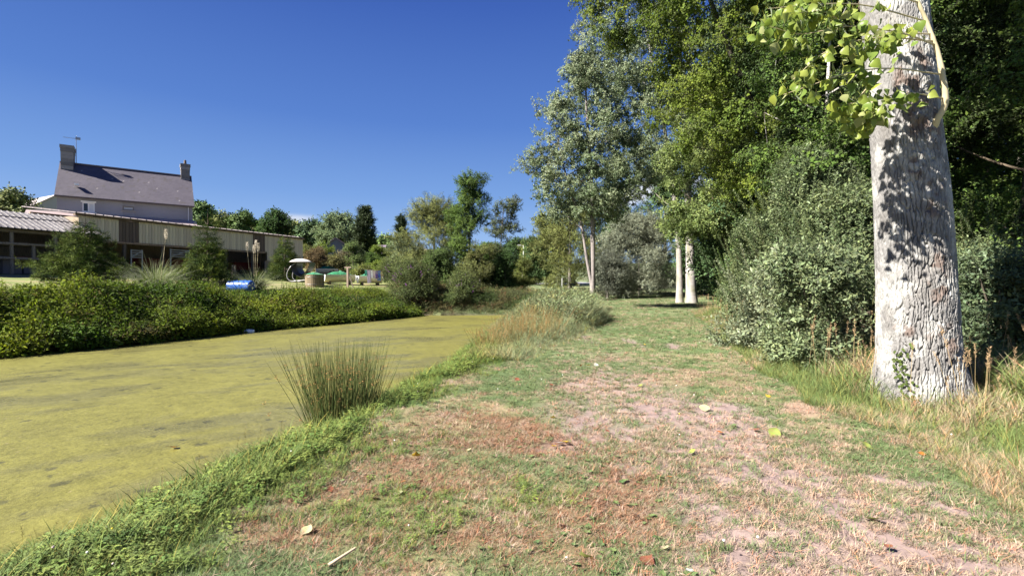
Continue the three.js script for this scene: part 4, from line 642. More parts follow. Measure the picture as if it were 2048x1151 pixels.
// rushes
function rush(name, label, at, n, h, rad, lean, cols, seed, group, heads = 0.35) {
  const g = thing(name, label, 'rush', at, 0, group), R = rngOf(seed), m = new MB(), f = new MB(), stem = (b, e, bow, r, c, into, hd) => {
    const mid = V().lerpVectors(b, e, 0.5); mid.y += bow; const pts = bez(b, mid, e, 5); into.tube(pts, [r, r, r * 0.9, r * 0.75, r * 0.55, r * 0.2], 4, c, false);
    if (hd) { const p = pts[4]; for (let k = 0; k < 9; k++) { const w = V(R() - 0.5, R() - 0.5, R() - 0.5).normalize(); f.leaf(V().copy(p).addScaledVector(w, 0.012), w, V(0.3, 1, 0.2).normalize(), 0.018, 0.012, mix3([0.24, 0.12, 0.045], [0.32, 0.2, 0.08], R()), 0); } }
  };
  for (let k = 0; k < n; k++) {
    const a = R() * 6.283, r = Math.sqrt(R()) * rad, l = (0.15 + 0.85 * r / rad) * lean * (0.1 + 1.5 * R() * R() + 0.3 * R()), hh = h * (0.4 + 0.66 * R() ** 0.7), b = V(Math.cos(a) * r, -0.12, Math.sin(a) * r), o = a + (R() - 0.5) * 1.6, e = V(b.x + Math.cos(o) * l * hh, hh * (R() < 0.06 ? 0.45 : 1), b.z + Math.sin(o) * l * hh);
    stem(b, e, 0.08 * l, 0.0032 + 0.0012 * R(), mix3(cols[0], cols[1], R() ** 1.6), m, R() < heads);
  }
  part('stems', m.geo(), mat(1, 1, 1, { roughness: 0.55 }), g, 'stuff');
  for (const [dx, dy, dz] of name === 'rush_clump' && n > 200 ? [[-0.95, 0.85, 0.1], [-1.15, 0.5, 0.15], [-0.6, 1.25, -0.1], [0.75, 0.95, 0], [-0.8, 1.1, 0.2], [-1.1, 0.3, 0.1]] : []) { const o = new MB(); stem(V(dx * 0.15, 0, dz), V(dx, dy, dz), 0.16, 0.004, [0.13, 0.12, 0.04], o, true); part('stem', o.geo(), mat(1, 1, 1, { roughness: 0.55 }), g); }
  part('seed_heads', f.geo(), dryMat, g, 'stuff');
}
const RG = [[0.045, 0.08, 0.016], [0.15, 0.14, 0.04]], RGOLD = [[0.13, 0.12, 0.035], [0.33, 0.2, 0.075]];
{ const b = foot(684, 6.3); b.y = Math.max(b.y - 0.08, WATER); rush('rush_clump', 'big green rush clump with brown seed heads at the near water edge', b, 700, 1.2, 0.36, 0.4, RG, 71); }
{ const b = foot(820, 8.2); b.y = Math.max(b.y, WATER); single('sedge_tuft', fountain(72, 90, 0.42, 0.008, 0.5, [0.07, 0.12, 0.02], [0.18, 0.2, 0.04], 0.14, 0.5), grassMat, 'small bright green sedge tuft beside the big rush clump', 'sedge').position.copy(b); }
[[1015, 13.4, 0.75, 0.42], [1058, 12.8, 0.85, 0.5], [1085, 14, 0.95, 0.5], [975, 12.4, 0.5, 0.4], [1075, 16.5, 0.95, 0.45]].forEach(([px, d, h, r], k) => rush('golden_rush', 'golden brown rush clump leaning over the water on the right bank', foot(px, d), 130, h, r, 0.75, RGOLD, 200 + k, 'golden rush clumps on the right bank', 0.7));

// ---------------------------------------------------------------- farm buildings
scene.updateMatrixWorld(true);
function hit(g, px, py, z = 0) {                              // where a pixel's line of sight meets the plane z of a building's own axes
  g.updateMatrixWorld(true); const inv = g.matrixWorld.clone().invert(), o = V(0, EYE, 0).applyMatrix4(inv), e = V(0, EYE, 0).add(ray(px, py)).applyMatrix4(inv).sub(o), t = (z - o.z) / e.z;
  return o.addScaledVector(e, t);
}
const B = {
  render: mat(0.33, 0.33, 0.37, { map: noiseTex(256, (u, v) => { const q = 0.8 + 0.35 * (pf(u, v, 3, 31, 5) - 0.5); return [q, q, q]; }, false, 0.22), roughness: 0.95 }), slate: mat(1, 1, 1, { roughness: 0.7, bumpMap: grainMap, bumpScale: 0.01 }), stone: mat(0.19, 0.175, 0.165, { roughness: 0.95, bumpMap: roughMap, bumpScale: 0.02 }), mortar: mat(0.2, 0.19, 0.18),
  white: mat(0.75, 0.75, 0.76, { roughness: 0.5 }), glass: new THREE.MeshPhysicalMaterial({ color: rgb(0.02, 0.025, 0.03), roughness: 0.06, ior: 1.5 }), metal: mat(0.3, 0.3, 0.31, { roughness: 0.4, metalness: 0.8 }), dark: mat(0.15, 0.11, 0.08, { map: woodMap }), plank: mat(0.34, 0.26, 0.18, { map: woodMap }), wood: mat(0.16, 0.12, 0.085, { map: woodMap }), pale: mat(0.55, 0.47, 0.35, { map: woodMap, roughness: 0.8 }), zinc: mat(0.42, 0.385, 0.385, { roughness: 0.5, metalness: 0.15, map: roughMap }), red: mat(0.17, 0.022, 0.02, { roughness: 0.5 }), galv: mat(0.36, 0.36, 0.36, { roughness: 0.45, metalness: 0.3 }), tile: mat(0.36, 0.27, 0.25, { map: roughMap, roughness: 0.85 }), shut: mat(0.42, 0.45, 0.5, { roughness: 0.6 }),
};
function holed(x0, x1, y0, y1, holes, t) {                    // a wall of thickness t, its outer face at z = 0, with openings
  const m = new MB(), xs = [x0, x1], ys = [y0, y1]; for (const h of holes) { xs.push(h[0], h[1]); ys.push(h[2], h[3]); } xs.sort((a, b) => a - b); ys.sort((a, b) => a - b);
  for (let i = 0; i < xs.length - 1; i++) for (let j = 0; j < ys.length - 1; j++) { const cx = (xs[i] + xs[i + 1]) / 2, cy = (ys[j] + ys[j + 1]) / 2; if (xs[i + 1] - xs[i] > 1e-4 && ys[j + 1] - ys[j] > 1e-4 && !holes.some((h) => cx > h[0] && cx < h[1] && cy > h[2] && cy < h[3])) m.box(xs[i], xs[i + 1], ys[j], ys[j + 1], -t, 0); }
  return m.geo();
}
function slope(w, len, nx, ny, thick, colour) {              // a roof slope: x along, y up the slope, with its own thickness
  const m = new MB(), k = (i, j) => m.v(i / nx * w, j / ny * len, 0.006 * (h2(i, j) - 0.5), colour(i / nx * w, j / ny * len), i / nx * w, j / ny * len), rows = [];
  for (let j = 0; j <= ny; j++) { const r = []; for (let i = 0; i <= nx; i++) r.push(k(i, j)); rows.push(r); }
  for (let j = 0; j < ny; j++) for (let i = 0; i < nx; i++) m.quad(rows[j][i], rows[j][i + 1], rows[j + 1][i + 1], rows[j + 1][i]);
  m.box(0, w, 0, len, -thick, -0.008, [0.1, 0.09, 0.09]); return m.geo();
}
{
  const base = V(-39.8, 2.1, -42), g = thing('farmhouse', 'tall grey rendered farmhouse with steep slate roof and two stone chimneys', 'house', base, 0.6528);
  const L = 9.9, D = 7, eave = 9.42 - base.y, ridge = 12.8 - base.y;
  const a = hit(g, 165, 404), b = hit(g, 190, 425), c = hit(g, 245.5, 411.5), d = hit(g, 268.5, 424);
  const holes = [[a.x, b.x, Math.min(b.y, a.y), Math.max(a.y, b.y)], [c.x, d.x, d.y + 0.12, c.y]];
  part('wall', holed(0, L, -0.6, eave, holes, 0.4), B.render, g).userData.label = 'rendered front wall with two windows';
  const gable = new THREE.Shape([new THREE.Vector2(0, -0.6), new THREE.Vector2(D - 0.4, -0.6), new THREE.Vector2(D - 0.4, eave), new THREE.Vector2(D / 2 - 0.4, ridge - 0.05), new THREE.Vector2(0, eave + 0.35)]);
  const side = new THREE.ExtrudeGeometry(gable, { depth: 0.4, bevelEnabled: false }).rotateY(Math.PI / 2); side.setAttribute('color', new THREE.Float32BufferAttribute(new Array(side.attributes.position.count * 3).fill(1), 3));
  part('wall', side.clone().translate(0, 0, -0.4), B.render, g); part('wall', side.clone().translate(L - 0.4, 0, -0.4), B.render, g);
  part('wall', new MB().box(0.4, L - 0.4, -0.6, eave, -D, -D + 0.4).geo(), B.render, g);
  const rise = ridge - eave, run = D / 2 + 0.25, len = Math.hypot(rise + 0.24, run), ang = Math.atan2(rise + 0.24, run);
  const sl = (x, y) => { let q = mix3([0.058, 0.05, 0.068], [0.082, 0.07, 0.087], fbm(x * 0.8, y * 0.8 + 4, 4)); if (fbm(x * 3.3 + 8, y * 4 + 2, 2) > 0.74) q = [0.06, 0.05, 0.055]; if (fbm(x * 5 + 90, y * 5, 2) > 0.9) q = [0.3, 0.27, 0.26]; const rowk = Math.floor(y / 0.19); return q.map((v) => v * (0.9 + 0.2 * h2(rowk, Math.floor(x / 0.22 + (rowk % 2) * 0.5)))); };
  const f = part('roof', slope(L + 0.3, len, 110, 46, 0.12, sl), B.slate, g); f.rotation.x = -(Math.PI / 2 - ang); f.position.set(-0.15, eave - 0.2, 0.27);
  const bk = part('roof', slope(L + 0.3, len, 20, 10, 0.12, sl), B.slate, g); bk.rotation.set(-(Math.PI / 2 - ang), Math.PI, 0, 'YXZ'); bk.position.set(L + 0.15, eave - 0.2, -D - 0.27);
  part('ridge_tiles', new MB().box(-0.15, L + 0.15, ridge + 0.02, ridge + 0.12, -D / 2 - 0.14, -D / 2 + 0.14, [0.16, 0.13, 0.14]).geo(), B.slate, g);
  part('gutter', new MB().box(-0.1, L + 0.1, eave - 0.28, eave - 0.16, 0.3, 0.42, [0.5, 0.45, 0.48]).geo(), B.stone, g);
  part('downpipe', new MB().tube([V(L - 0.35, eave - 0.2, 0.12), V(L - 0.35, -0.5, 0.12)], [0.05, 0.05], 8, [0.7, 0.7, 0.72]).geo(), B.white, g);
  holes.forEach((h, k) => {
    const [x0, x1, y0, y1] = h, w = new MB(), t = 0.09; w.box(x0, x0 + t, y0, y1, -0.16, -0.04).box(x1 - t, x1, y0, y1, -0.16, -0.04).box(x0 + t, x1 - t, y1 - t, y1, -0.16, -0.04).box(x0 + t, x1 - t, y0, y0 + t, -0.16, -0.04); if (!k) w.box((x0 + x1) / 2 - 0.05, (x0 + x1) / 2 + 0.05, y0 + t, y1 - t, -0.15, -0.05);
    const win = part('window', w.geo(), k ? B.stone : B.white, g);
    if (!k) { part('pane', new MB().box(x0 + t, (x0 + x1) / 2 - 0.05, y0 + t, y1 - t, -0.12, -0.1).geo(), B.glass, win); part('curtain', new MB().box((x0 + x1) / 2 + 0.05, x1 - t, y0 + t, y1 - t, -0.12, -0.1, [0.75, 0.78, 0.82]).geo(), B.white, win); part('frame', new MB().box(x0 - 0.1, x1 + 0.1, y1 + 0.004, y1 + 0.13, -0.05, 0.04).geo(), B.white, win); } else part('shutter', new MB().box(x0 + t, x1 - t, y0 + t, y1 - t, -0.13, -0.09).geo(), B.shut, win);
    part('sill', new MB().box(x0 - 0.12, x1 + 0.12, y0 - 0.1, y0 - 0.003, -0.1, 0.1, k ? [0.35, 0.33, 0.33] : [0.8, 0.8, 0.8]).geo(), B.white, win);
  });
  const chimney = (x, w, dp, h0, h1, taper) => {
    const ch = new THREE.Group(); ch.name = 'chimney'; g.add(ch); const R = rngOf(Math.round(x * 7) + 3), n = Math.round((h1 - h0) / 0.3);
    part('mortar_core', new MB().box(x - w / 2 + 0.03, x + w / 2 - 0.03, h0, h1, -D / 2 - dp / 2 + 0.03, -D / 2 + dp / 2 - 0.03).geo(), B.mortar, ch);
    for (let k = 0; k < n; k++) {
      const y0 = lerp(h0, h1, k / n) + 0.012, y1 = lerp(h0, h1, (k + 1) / n) - 0.012, cap = k === n - 1 ? 0.06 : k === n - 2 ? 0.03 : 0, cuts = [0, 0.3 + 0.3 * R(), 1];
      for (let q = 0; q < 2; q++) { const v = 0.7 + 0.6 * R(), p = 0.012 * R(); part('stone', new MB().box(x - w / 2 - cap - p, x + w / 2 + cap + p, y0, y1, -D / 2 + dp * (cuts[q] - 0.5) + 0.01 - (q ? 0 : cap), -D / 2 + dp * (cuts[q + 1] - 0.5) - 0.01 + (q ? cap : 0), [v, v, v * 1.03]).geo(), B.stone, ch); }
    }
    return ch;
  };
  chimney(0.42, 0.85, 1.7, ridge - 1.0, 14.35 - base.y); const c2 = chimney(L - 0.4, 0.75, 1.0, ridge - 0.9, 14.05 - base.y); part('chimney_pot', new MB().tube([V(L - 0.4, 14.05 - base.y, -D / 2), V(L - 0.4, 14.5 - base.y, -D / 2)], [0.14, 0.11], 10, [0.6, 0.5, 0.45]).geo(), B.stone, c2);
  const an = part('antenna_mast', new MB().tube([V(1.0, ridge - 0.3, -D / 2), V(1.0, 15.5 - base.y, -D / 2)], [0.025, 0.02], 6, [1, 1, 1]).geo(), B.metal, g), ar = new MB().bar(V(0.1, 15.2 - base.y, -D / 2 + 0.05), V(1.3, 15.2 - base.y, -D / 2 + 0.05), 0.025, 0.025); for (let k = 0; k < 8; k++) ar.bar(V(0.15 + k * 0.14, 15.2 - base.y, -D / 2 - 0.18), V(0.15 + k * 0.14, 15.2 - base.y, -D / 2 + 0.3), 0.015, 0.015); ar.box(0.95, 1.3, 15.15 - base.y, 15.35 - base.y, -D / 2 - 0.1, -D / 2 + 0.1); part('antenna_rods', ar.geo(), B.metal, an);
  part('roof_vent', new MB().box(1.1, 1.4, eave + 0.95, eave + 1.12, -0.85, -0.4, [1, 1, 1]).geo(), B.white, g);
  // the lean-to along its front
  const lt = thing('lean_to', 'low lean-to with a pinkish tiled roof against the farmhouse wall', 'lean-to', base, 0.6528), ty = 7.85 - base.y, by = 6.2 - base.y, ll = Math.hypot(ty - by, 3.3), la = Math.atan2(ty - by, 3.3);
  const r = part('roof', slope(L + 2.2, ll, 70, 20, 0.1, (x, y) => mix3([0.25, 0.19, 0.19], [0.36, 0.28, 0.265], fbm(x * 1.4, y * 1.4, 4))), B.slate, lt); r.rotation.x = -(Math.PI / 2 - la); r.position.set(-1.9, by, 3.33);
  part('wall', new MB().box(-1.7, L + 0.1, -0.6, by - 0.13, 0.05, 3.0).geo(), B.render, lt);
}
function gableHouse(name, label, px, d, yaw, w, dp, topPx, rise, roof, wall) {
  const at = foot(px, d), rdg = P(px, topPx, d).y - at.y, e = rdg - rise, g = thing(name, label, 'house', at, yaw), gs = new THREE.Shape([new THREE.Vector2(-w / 2, -0.8), new THREE.Vector2(w / 2, -0.8), new THREE.Vector2(w / 2, e), new THREE.Vector2(0, rdg), new THREE.Vector2(-w / 2, e)]);
  const b = new THREE.ExtrudeGeometry(gs, { depth: dp, bevelEnabled: false }); b.setAttribute('color', new THREE.Float32BufferAttribute(new Array(b.attributes.position.count * 3).fill(1), 3)); part('wall', b, wall, g);
  const a = Math.atan2(rdg - e, w / 2), l = Math.hypot(rdg - e, w / 2) + 0.4;
  for (const s of [-1, 1]) { const m = new MB().box(0, l, 0.03, 0.13, -0.3, dp + 0.3, [1, 1, 1], new THREE.Matrix4().makeTranslation(0, rdg, 0).multiply(new THREE.Matrix4().makeRotationZ(s > 0 ? -a : Math.PI + a)).multiply(new THREE.Matrix4().makeScale(1, s, 1))); const q = part('roof', m.geo(), roof, g); q.material = roof; }
  for (const x of [-w / 4, w / 4]) part('window', new MB().box(x - 0.45, x + 0.45, e * 0.45, e * 0.45 + 1.0, dp - 0.05, dp + 0.03).geo(), B.glass, g);
  return g;
}
const DARKROOF = mat(0.14, 0.1, 0.15, { side: THREE.DoubleSide, roughness: 0.7 }), PINKROOF = mat(0.33, 0.28, 0.27, { side: THREE.DoubleSide, roughness: 0.7 }), WALLB = mat(0.16, 0.17, 0.24), WALLC = mat(0.4, 0.38, 0.35);
gableHouse('hillside_house', 'distant low house with a dark violet roof on the slope', 672, 76, 0.35, 6.2, 11, 489, 2.2, DARKROOF, WALLB);
gableHouse('hillside_house', 'long dark roof of the far house behind the slope shrubs', 712, 84, 1.6, 6, 5, 491, 1.9, DARKROOF, WALLB);
gableHouse('village_house', 'distant pale roofed house behind the open shed', 62, 78, 1.1, 7, 9, 400, 2.6, PINKROOF, WALLC);
gableHouse('village_house', 'small distant grey roof at the far left of the shed', 20, 84, 1.3, 6, 7, 405, 2.2, DARKROOF, WALLC);

{ // the long shed: cladding above, open below
  const base = V(-26.2, 1.9, -29), g = thing('long_shed', 'long farm shed clad in pale vertical boards, open below, with brown panels', 'shed', base, 1.171), R = rngOf(301);
  const L = 17.2, top = 5.67 - base.y, low = 4.27 - base.y, b1 = hit(g, 238, 460).x, b2 = hit(g, 273, 460).x, b3 = hit(g, 507, 490).x, b4 = hit(g, 530, 490).x;
  let x = 0; const bm = [0, 1, 2, 3].map((k) => mat(0.72 + 0.05 * k, 0.59 + 0.05 * k, 0.41 + 0.03 * k, { map: woodMap, roughness: 0.85 })), br = [0.14, 0.18].map((v) => mat(v, v * 0.7, v * 0.5, { map: woodMap }));
  const bg = [0.2, 0.185].map((w) => new MB().box(0.006, w - 0.006, 0, 1, -0.03, 0).geo());
  for (let k = 0; x < L - 0.1; k++) { const w = k % 3 ? 0.2 : 0.185, brown = (x >= b1 - 0.1 && x < b2 - 0.05) || (x >= b3 - 0.1 && x < b4 - 0.05), lo = x > b4 ? low - 0.75 : low, m = part('board', bg[k % 3 ? 0 : 1], brown ? br[k % 2] : bm[Math.floor(R() * 4)], g); m.scale.y = top - lo - 0.02 * R(); m.position.set(x, lo + 0.01 * R(), 0.012 * R()); x += w; }
  part('fascia', new MB().box(-0.2, L + 0.1, top, top + 0.12, -0.1, 0.14, [1, 0.9, 0.8]).geo(), B.wood, g);
  part('beam', new MB().box(0, b4, low - 0.13, low - 0.01, -0.12, 0.06, [2.2, 2, 1.8]).geo(), B.wood, g);
  const ra = 0.12, rp = [0, 1, 2].map((k) => mat(0.36 + 0.05 * k, 0.3 + 0.05 * k, 0.3 + 0.05 * k, { roughness: 0.55, map: roughMap })), rg = new MB().box(0.01, 0.95, 0, 6.2, -0.03, 0).box(0.02, 0.1, 0, 6.2, 0.001, 0.04).box(0.45, 0.53, 0, 6.2, 0.001, 0.04).geo();
  for (let k = 0; k < 18; k++) { const m = part('roof_sheet', rg, rp[k % 3], g); m.rotation.x = -(Math.PI / 2 - ra); m.position.set(-0.25 + k * 0.96, top + 0.14, 0.22); }
  part('wall', new MB().box(0, L, -0.5, top + 0.55, -5.6, -5.45).geo(), B.plank, g); part('wall', new MB().box(0, 0.1, -0.5, top, -5.4, -0.05).geo(), B.plank, g); part('wall', new MB().box(L - 0.1, L, -0.5, top, -5.4, -0.05).geo(), B.pale, g); part('wall', new MB().box(b4, L - 0.11, -0.5, low - 0.76, -0.1, 0.0).geo(), B.plank, g);
  for (let k = 0; k < 7; k++) part('post', new MB().box(0.05 + k * 2.35, 0.2 + k * 2.35, -0.5, low - 0.14, -0.12, 0.02).geo(), B.wood, g);
  const gate = (p0, p1, y0, y1, l) => { const A = hit(g, p0, y0, 0.25), C = hit(g, p1, y1, 0.25), q = thing('metal_gate', l, 'gate', V(A.x, 0, 0.25).applyMatrix4(g.matrixWorld), 1.171, 'field gates stored in the shed'), w = C.x - A.x, h = A.y - C.y, m = new MB(); q.position.y = base.y + C.y - 0.9; for (let k = 0; k < 4; k++) part('bar', new MB().bar(V(0, 0.9 + h * k / 3, 0), V(w, 0.9 + h * k / 3, 0), 0.05, 0.05).geo(), B.galv, q); for (const xx of [0, w]) part('upright', new MB().bar(V(xx, 0, 0), V(xx, 0.95 + h, 0), 0.06, 0.06).geo(), B.galv, q); part('brace', new MB().bar(V(0, 0.9, 0.03), V(w, 0.9 + h, 0.03), 0.04, 0.04).geo(), B.galv, q); };
  gate(262, 284, 500, 515, 'pale metal gate under the long shed beside the widest spruce'); gate(341, 378, 499, 514, 'pale metal gate under the long shed beside the pampas grass');
  const trailer = (px, w, l) => { const A = hit(g, px, 505, -2.6), t = thing('farm_trailer', l, 'trailer', V(A.x, 0, -2.6).applyMatrix4(g.matrixWorld), 1.171, 'red trailers in the shed'); t.position.y = base.y; part('body', new MB().box(0, w, 0.85, 1.5, -1.6, 0).geo(), B.red, t); part('chassis', new MB().box(0.1, w - 0.1, 0.7, 0.84, -1.4, -0.2).geo(), B.dark, t); for (const xx of [w * 0.3, w * 0.7]) part('wheel', new THREE.CylinderGeometry(0.42, 0.42, 0.22, 20).rotateX(Math.PI / 2).translate(xx, 0.42, -0.15), B.glass, t); };
  trailer(285, 2.2, 'red farm trailer parked under the long shed beside the widest spruce'); trailer(338, 2.6, 'red farm trailer parked under the long shed behind the pampas grass'); trailer(470, 2.4, 'red farm trailer parked under the far end of the long shed');
}
{ // the open shed with shelves
  const base = V(-29.03, 1.85, -19.5), g = thing('open_shed', 'open fronted shed with shelves under a ribbed pale metal roof', 'shed', base, 1.171), L = 10.4, R = rngOf(302);
  const e = hit(g, 0, 453, 0.35).y, tp = hit(g, 0, 423, -2.5).y, run = 2.85, ang = Math.atan2(tp - e, run), len = Math.hypot(tp - e, run), l1 = len * 0.68;
  const mk = (h) => new MB().box(0.004, 0.262, 0, h, -0.02, 0).box(0.0, 0.035, 0, h, 0.002, 0.045).geo(), g1 = mk(l1 + 0.06), g2 = mk(len - l1 + 0.05), zm = [0, 1, 2].map((k) => mat(0.27 + 0.035 * k, 0.245 + 0.035 * k, 0.245 + 0.035 * k, { roughness: 0.5, metalness: 0.1, map: roughMap }));
  for (let k = 0; k < 39; k++) for (const s of [0, 1]) { const m = part('roof_sheet', s ? g2 : g1, zm[Math.floor(R() * 3)], g); m.rotation.x = -(Math.PI / 2 - ang); const o = s ? l1 : 0; m.position.set(k * 0.267, e + Math.sin(ang) * o + (s ? 0.05 : 0), 0.35 - Math.cos(ang) * o); }
  part('back_roof', new MB().box(0, L, 0, 2.9, -0.03, 0, [1, 1, 1], new THREE.Matrix4().makeTranslation(0, tp, -2.5).multiply(new THREE.Matrix4().makeRotationX(-Math.PI / 2 - 0.35))).geo(), B.zinc, g);
  part('wall', new MB().box(0, L, -0.4, e + 0.25, -4.9, -4.75).geo(), B.plank, g); part('wall', new MB().box(0, 0.12, -0.4, e, -4.7, 0).geo(), B.plank, g); part('wall', new MB().box(L - 0.12, L, -0.4, e, -4.7, 0).geo(), B.plank, g);
  part('beam', new MB().box(0, L, e - 0.22, e - 0.06, -0.05, 0.1).geo(), B.wood, g);
  const y1 = hit(g, 22, 485).y, y2 = hit(g, 22, 514).y, xs = [hit(g, 22, 500).x, hit(g, 66, 500).x, hit(g, -30, 500).x, hit(g, 110, 500).x, hit(g, -90, 500).x];
  const gw = mat(0.24, 0.2, 0.165, { map: woodMap });
  for (const q of xs) part('post', new MB().box(q - 0.06, q + 0.06, -0.4, q === xs[1] ? y1 : e - 0.22, -0.02, 0.1).geo(), gw, g);
  for (const y of [y1, y2]) { part('shelf_rail', new MB().box(0.12, L - 0.12, y - 0.09, y, 0.104, 0.16).geo(), gw, g); part('shelf', new MB().box(0.13, L - 0.13, y - 0.12, y - 0.09, -1.6, -0.03).geo(), gw, g); }
  const W = (x, y, z) => V(x, y, z).applyMatrix4(g.matrixWorld);
  for (const [px, k, c, l] of [[36, 0, [0.3, 0.17, 0.1], 'stack of brown planks on the upper shelf'], [50, 0, [0.33, 0.2, 0.12], 'stack of short boards on the upper shelf'], [54, 1, [0.28, 0.1, 0.06], 'pile of reddish tiles on the lower shelf'], [8, 1, [0.17, 0.15, 0.16], 'grey pile of planks on the lower shelf']]) {
    const x = hit(g, px, 500).x, t = thing('plank_stack', l, 'planks', W(x, (k ? y2 : y1) - 0.09, -0.5), 1.171, 'piles on the shed shelves'), pm = mat(...c, { map: woodMap });
    for (let q = 0; q < (px === 54 ? 9 : 6); q++) part(px === 54 ? 'tile' : 'plank', new MB().box(-0.38 + 0.05 * R(), 0.38 - 0.05 * R(), q % 3 * 0.055, q % 3 * 0.055 + 0.045, -0.3 + 0.2 * Math.floor(q / 3), -0.12 + 0.2 * Math.floor(q / 3)).geo(), pm, t);
  }
  for (const [px, w, h, l] of [[30, 0.75, 0.75, 'crumpled grey tarpaulin bundle on the floor of the open shed'], [72, 0.8, 0.55, 'grey covered crate on the floor beside the spruce']]) {
    const x = hit(g, px, 535).x, gm = new THREE.IcosahedronGeometry(0.6, 3), p = gm.attributes.position; for (let k = 0; k < p.count; k++) { const q = V().fromBufferAttribute(p, k), s = 0.8 + 0.5 * fbm(q.x * 3 + px, q.y * 3 + q.z * 2, 3); p.setXYZ(k, clamp(q.x * s * 1.5, -w / 2, w / 2), clamp(q.y * s * 1.5, 0, h), clamp(q.z * s * 1.4, -0.4, 0.4)); } gm.computeVertexNormals();
    gm.setAttribute('color', new THREE.Float32BufferAttribute(new Array(p.count * 3).fill(1), 3)); const t = single('tarpaulin_bundle', gm, mat(0.14, 0.13, 0.15), l, 'tarpaulin', 'bundles on the shed floor'); t.position.copy(W(x, 0.1, -0.7)); t.position.y = land(t.position.x, t.position.z) - 0.02; t.rotation.y = 1.2;
  }
}

// ---------------------------------------------------------------- things on the lawn
const plain = (geo) => { if (!geo.attributes.color) geo.setAttribute('color', new THREE.Float32BufferAttribute(new Array(geo.attributes.position.count * 3).fill(1), 3)); return geo; };
{ // blue drum lying on its side, and the post behind it
  const at = foot(481, 24); at.y += 0.33; const g = thing('plastic_drum', 'blue plastic drum lying on its side in the hedge', 'drum', at, -0.12);
  const pr = [[0, -0.56], [0.2, -0.56], [0.24, -0.54], [0.265, -0.5], [0.27, -0.24], [0.282, -0.22], [0.282, -0.18], [0.27, -0.16], [0.27, 0.16], [0.282, 0.18], [0.282, 0.22], [0.27, 0.24], [0.265, 0.5], [0.24, 0.54], [0.2, 0.56], [0.19, 0.545], [0, 0.545]].map(([a, b]) => new THREE.Vector2(a, b));
  g.scale.setScalar(1.12); part('body', plain(new THREE.LatheGeometry(pr, 36).rotateZ(Math.PI / 2)), mat(0.03, 0.11, 0.42, { roughness: 0.35 }), g); part('bung_cap', plain(new THREE.CylinderGeometry(0.04, 0.04, 0.03, 14).rotateZ(Math.PI / 2).translate(-0.575, 0.13, 0.05)), mat(0.6, 0.62, 0.68, { roughness: 0.4 }), g); part('bung_cap', plain(new THREE.CylinderGeometry(0.03, 0.03, 0.03, 14).rotateZ(Math.PI / 2).translate(-0.575, -0.12, 0.05)), mat(0.03, 0.1, 0.4, { roughness: 0.4 }), g);
  const b = foot(466, 25.6), h = P(466, 530, 25.6).y - b.y; const p = thing('wooden_post', 'short weathered square post behind the blue drum', 'post', b); part('shaft', new MB().box(-0.05, 0.05, -0.3, h, -0.06, 0.06).geo(), mat(0.33, 0.27, 0.2, { map: woodMap }), p); part('shaft', new MB().box(0.06, 0.13, -0.3, h - 0.01, -0.05, 0.05).geo(), mat(0.3, 0.25, 0.19, { map: woodMap }), p);
}
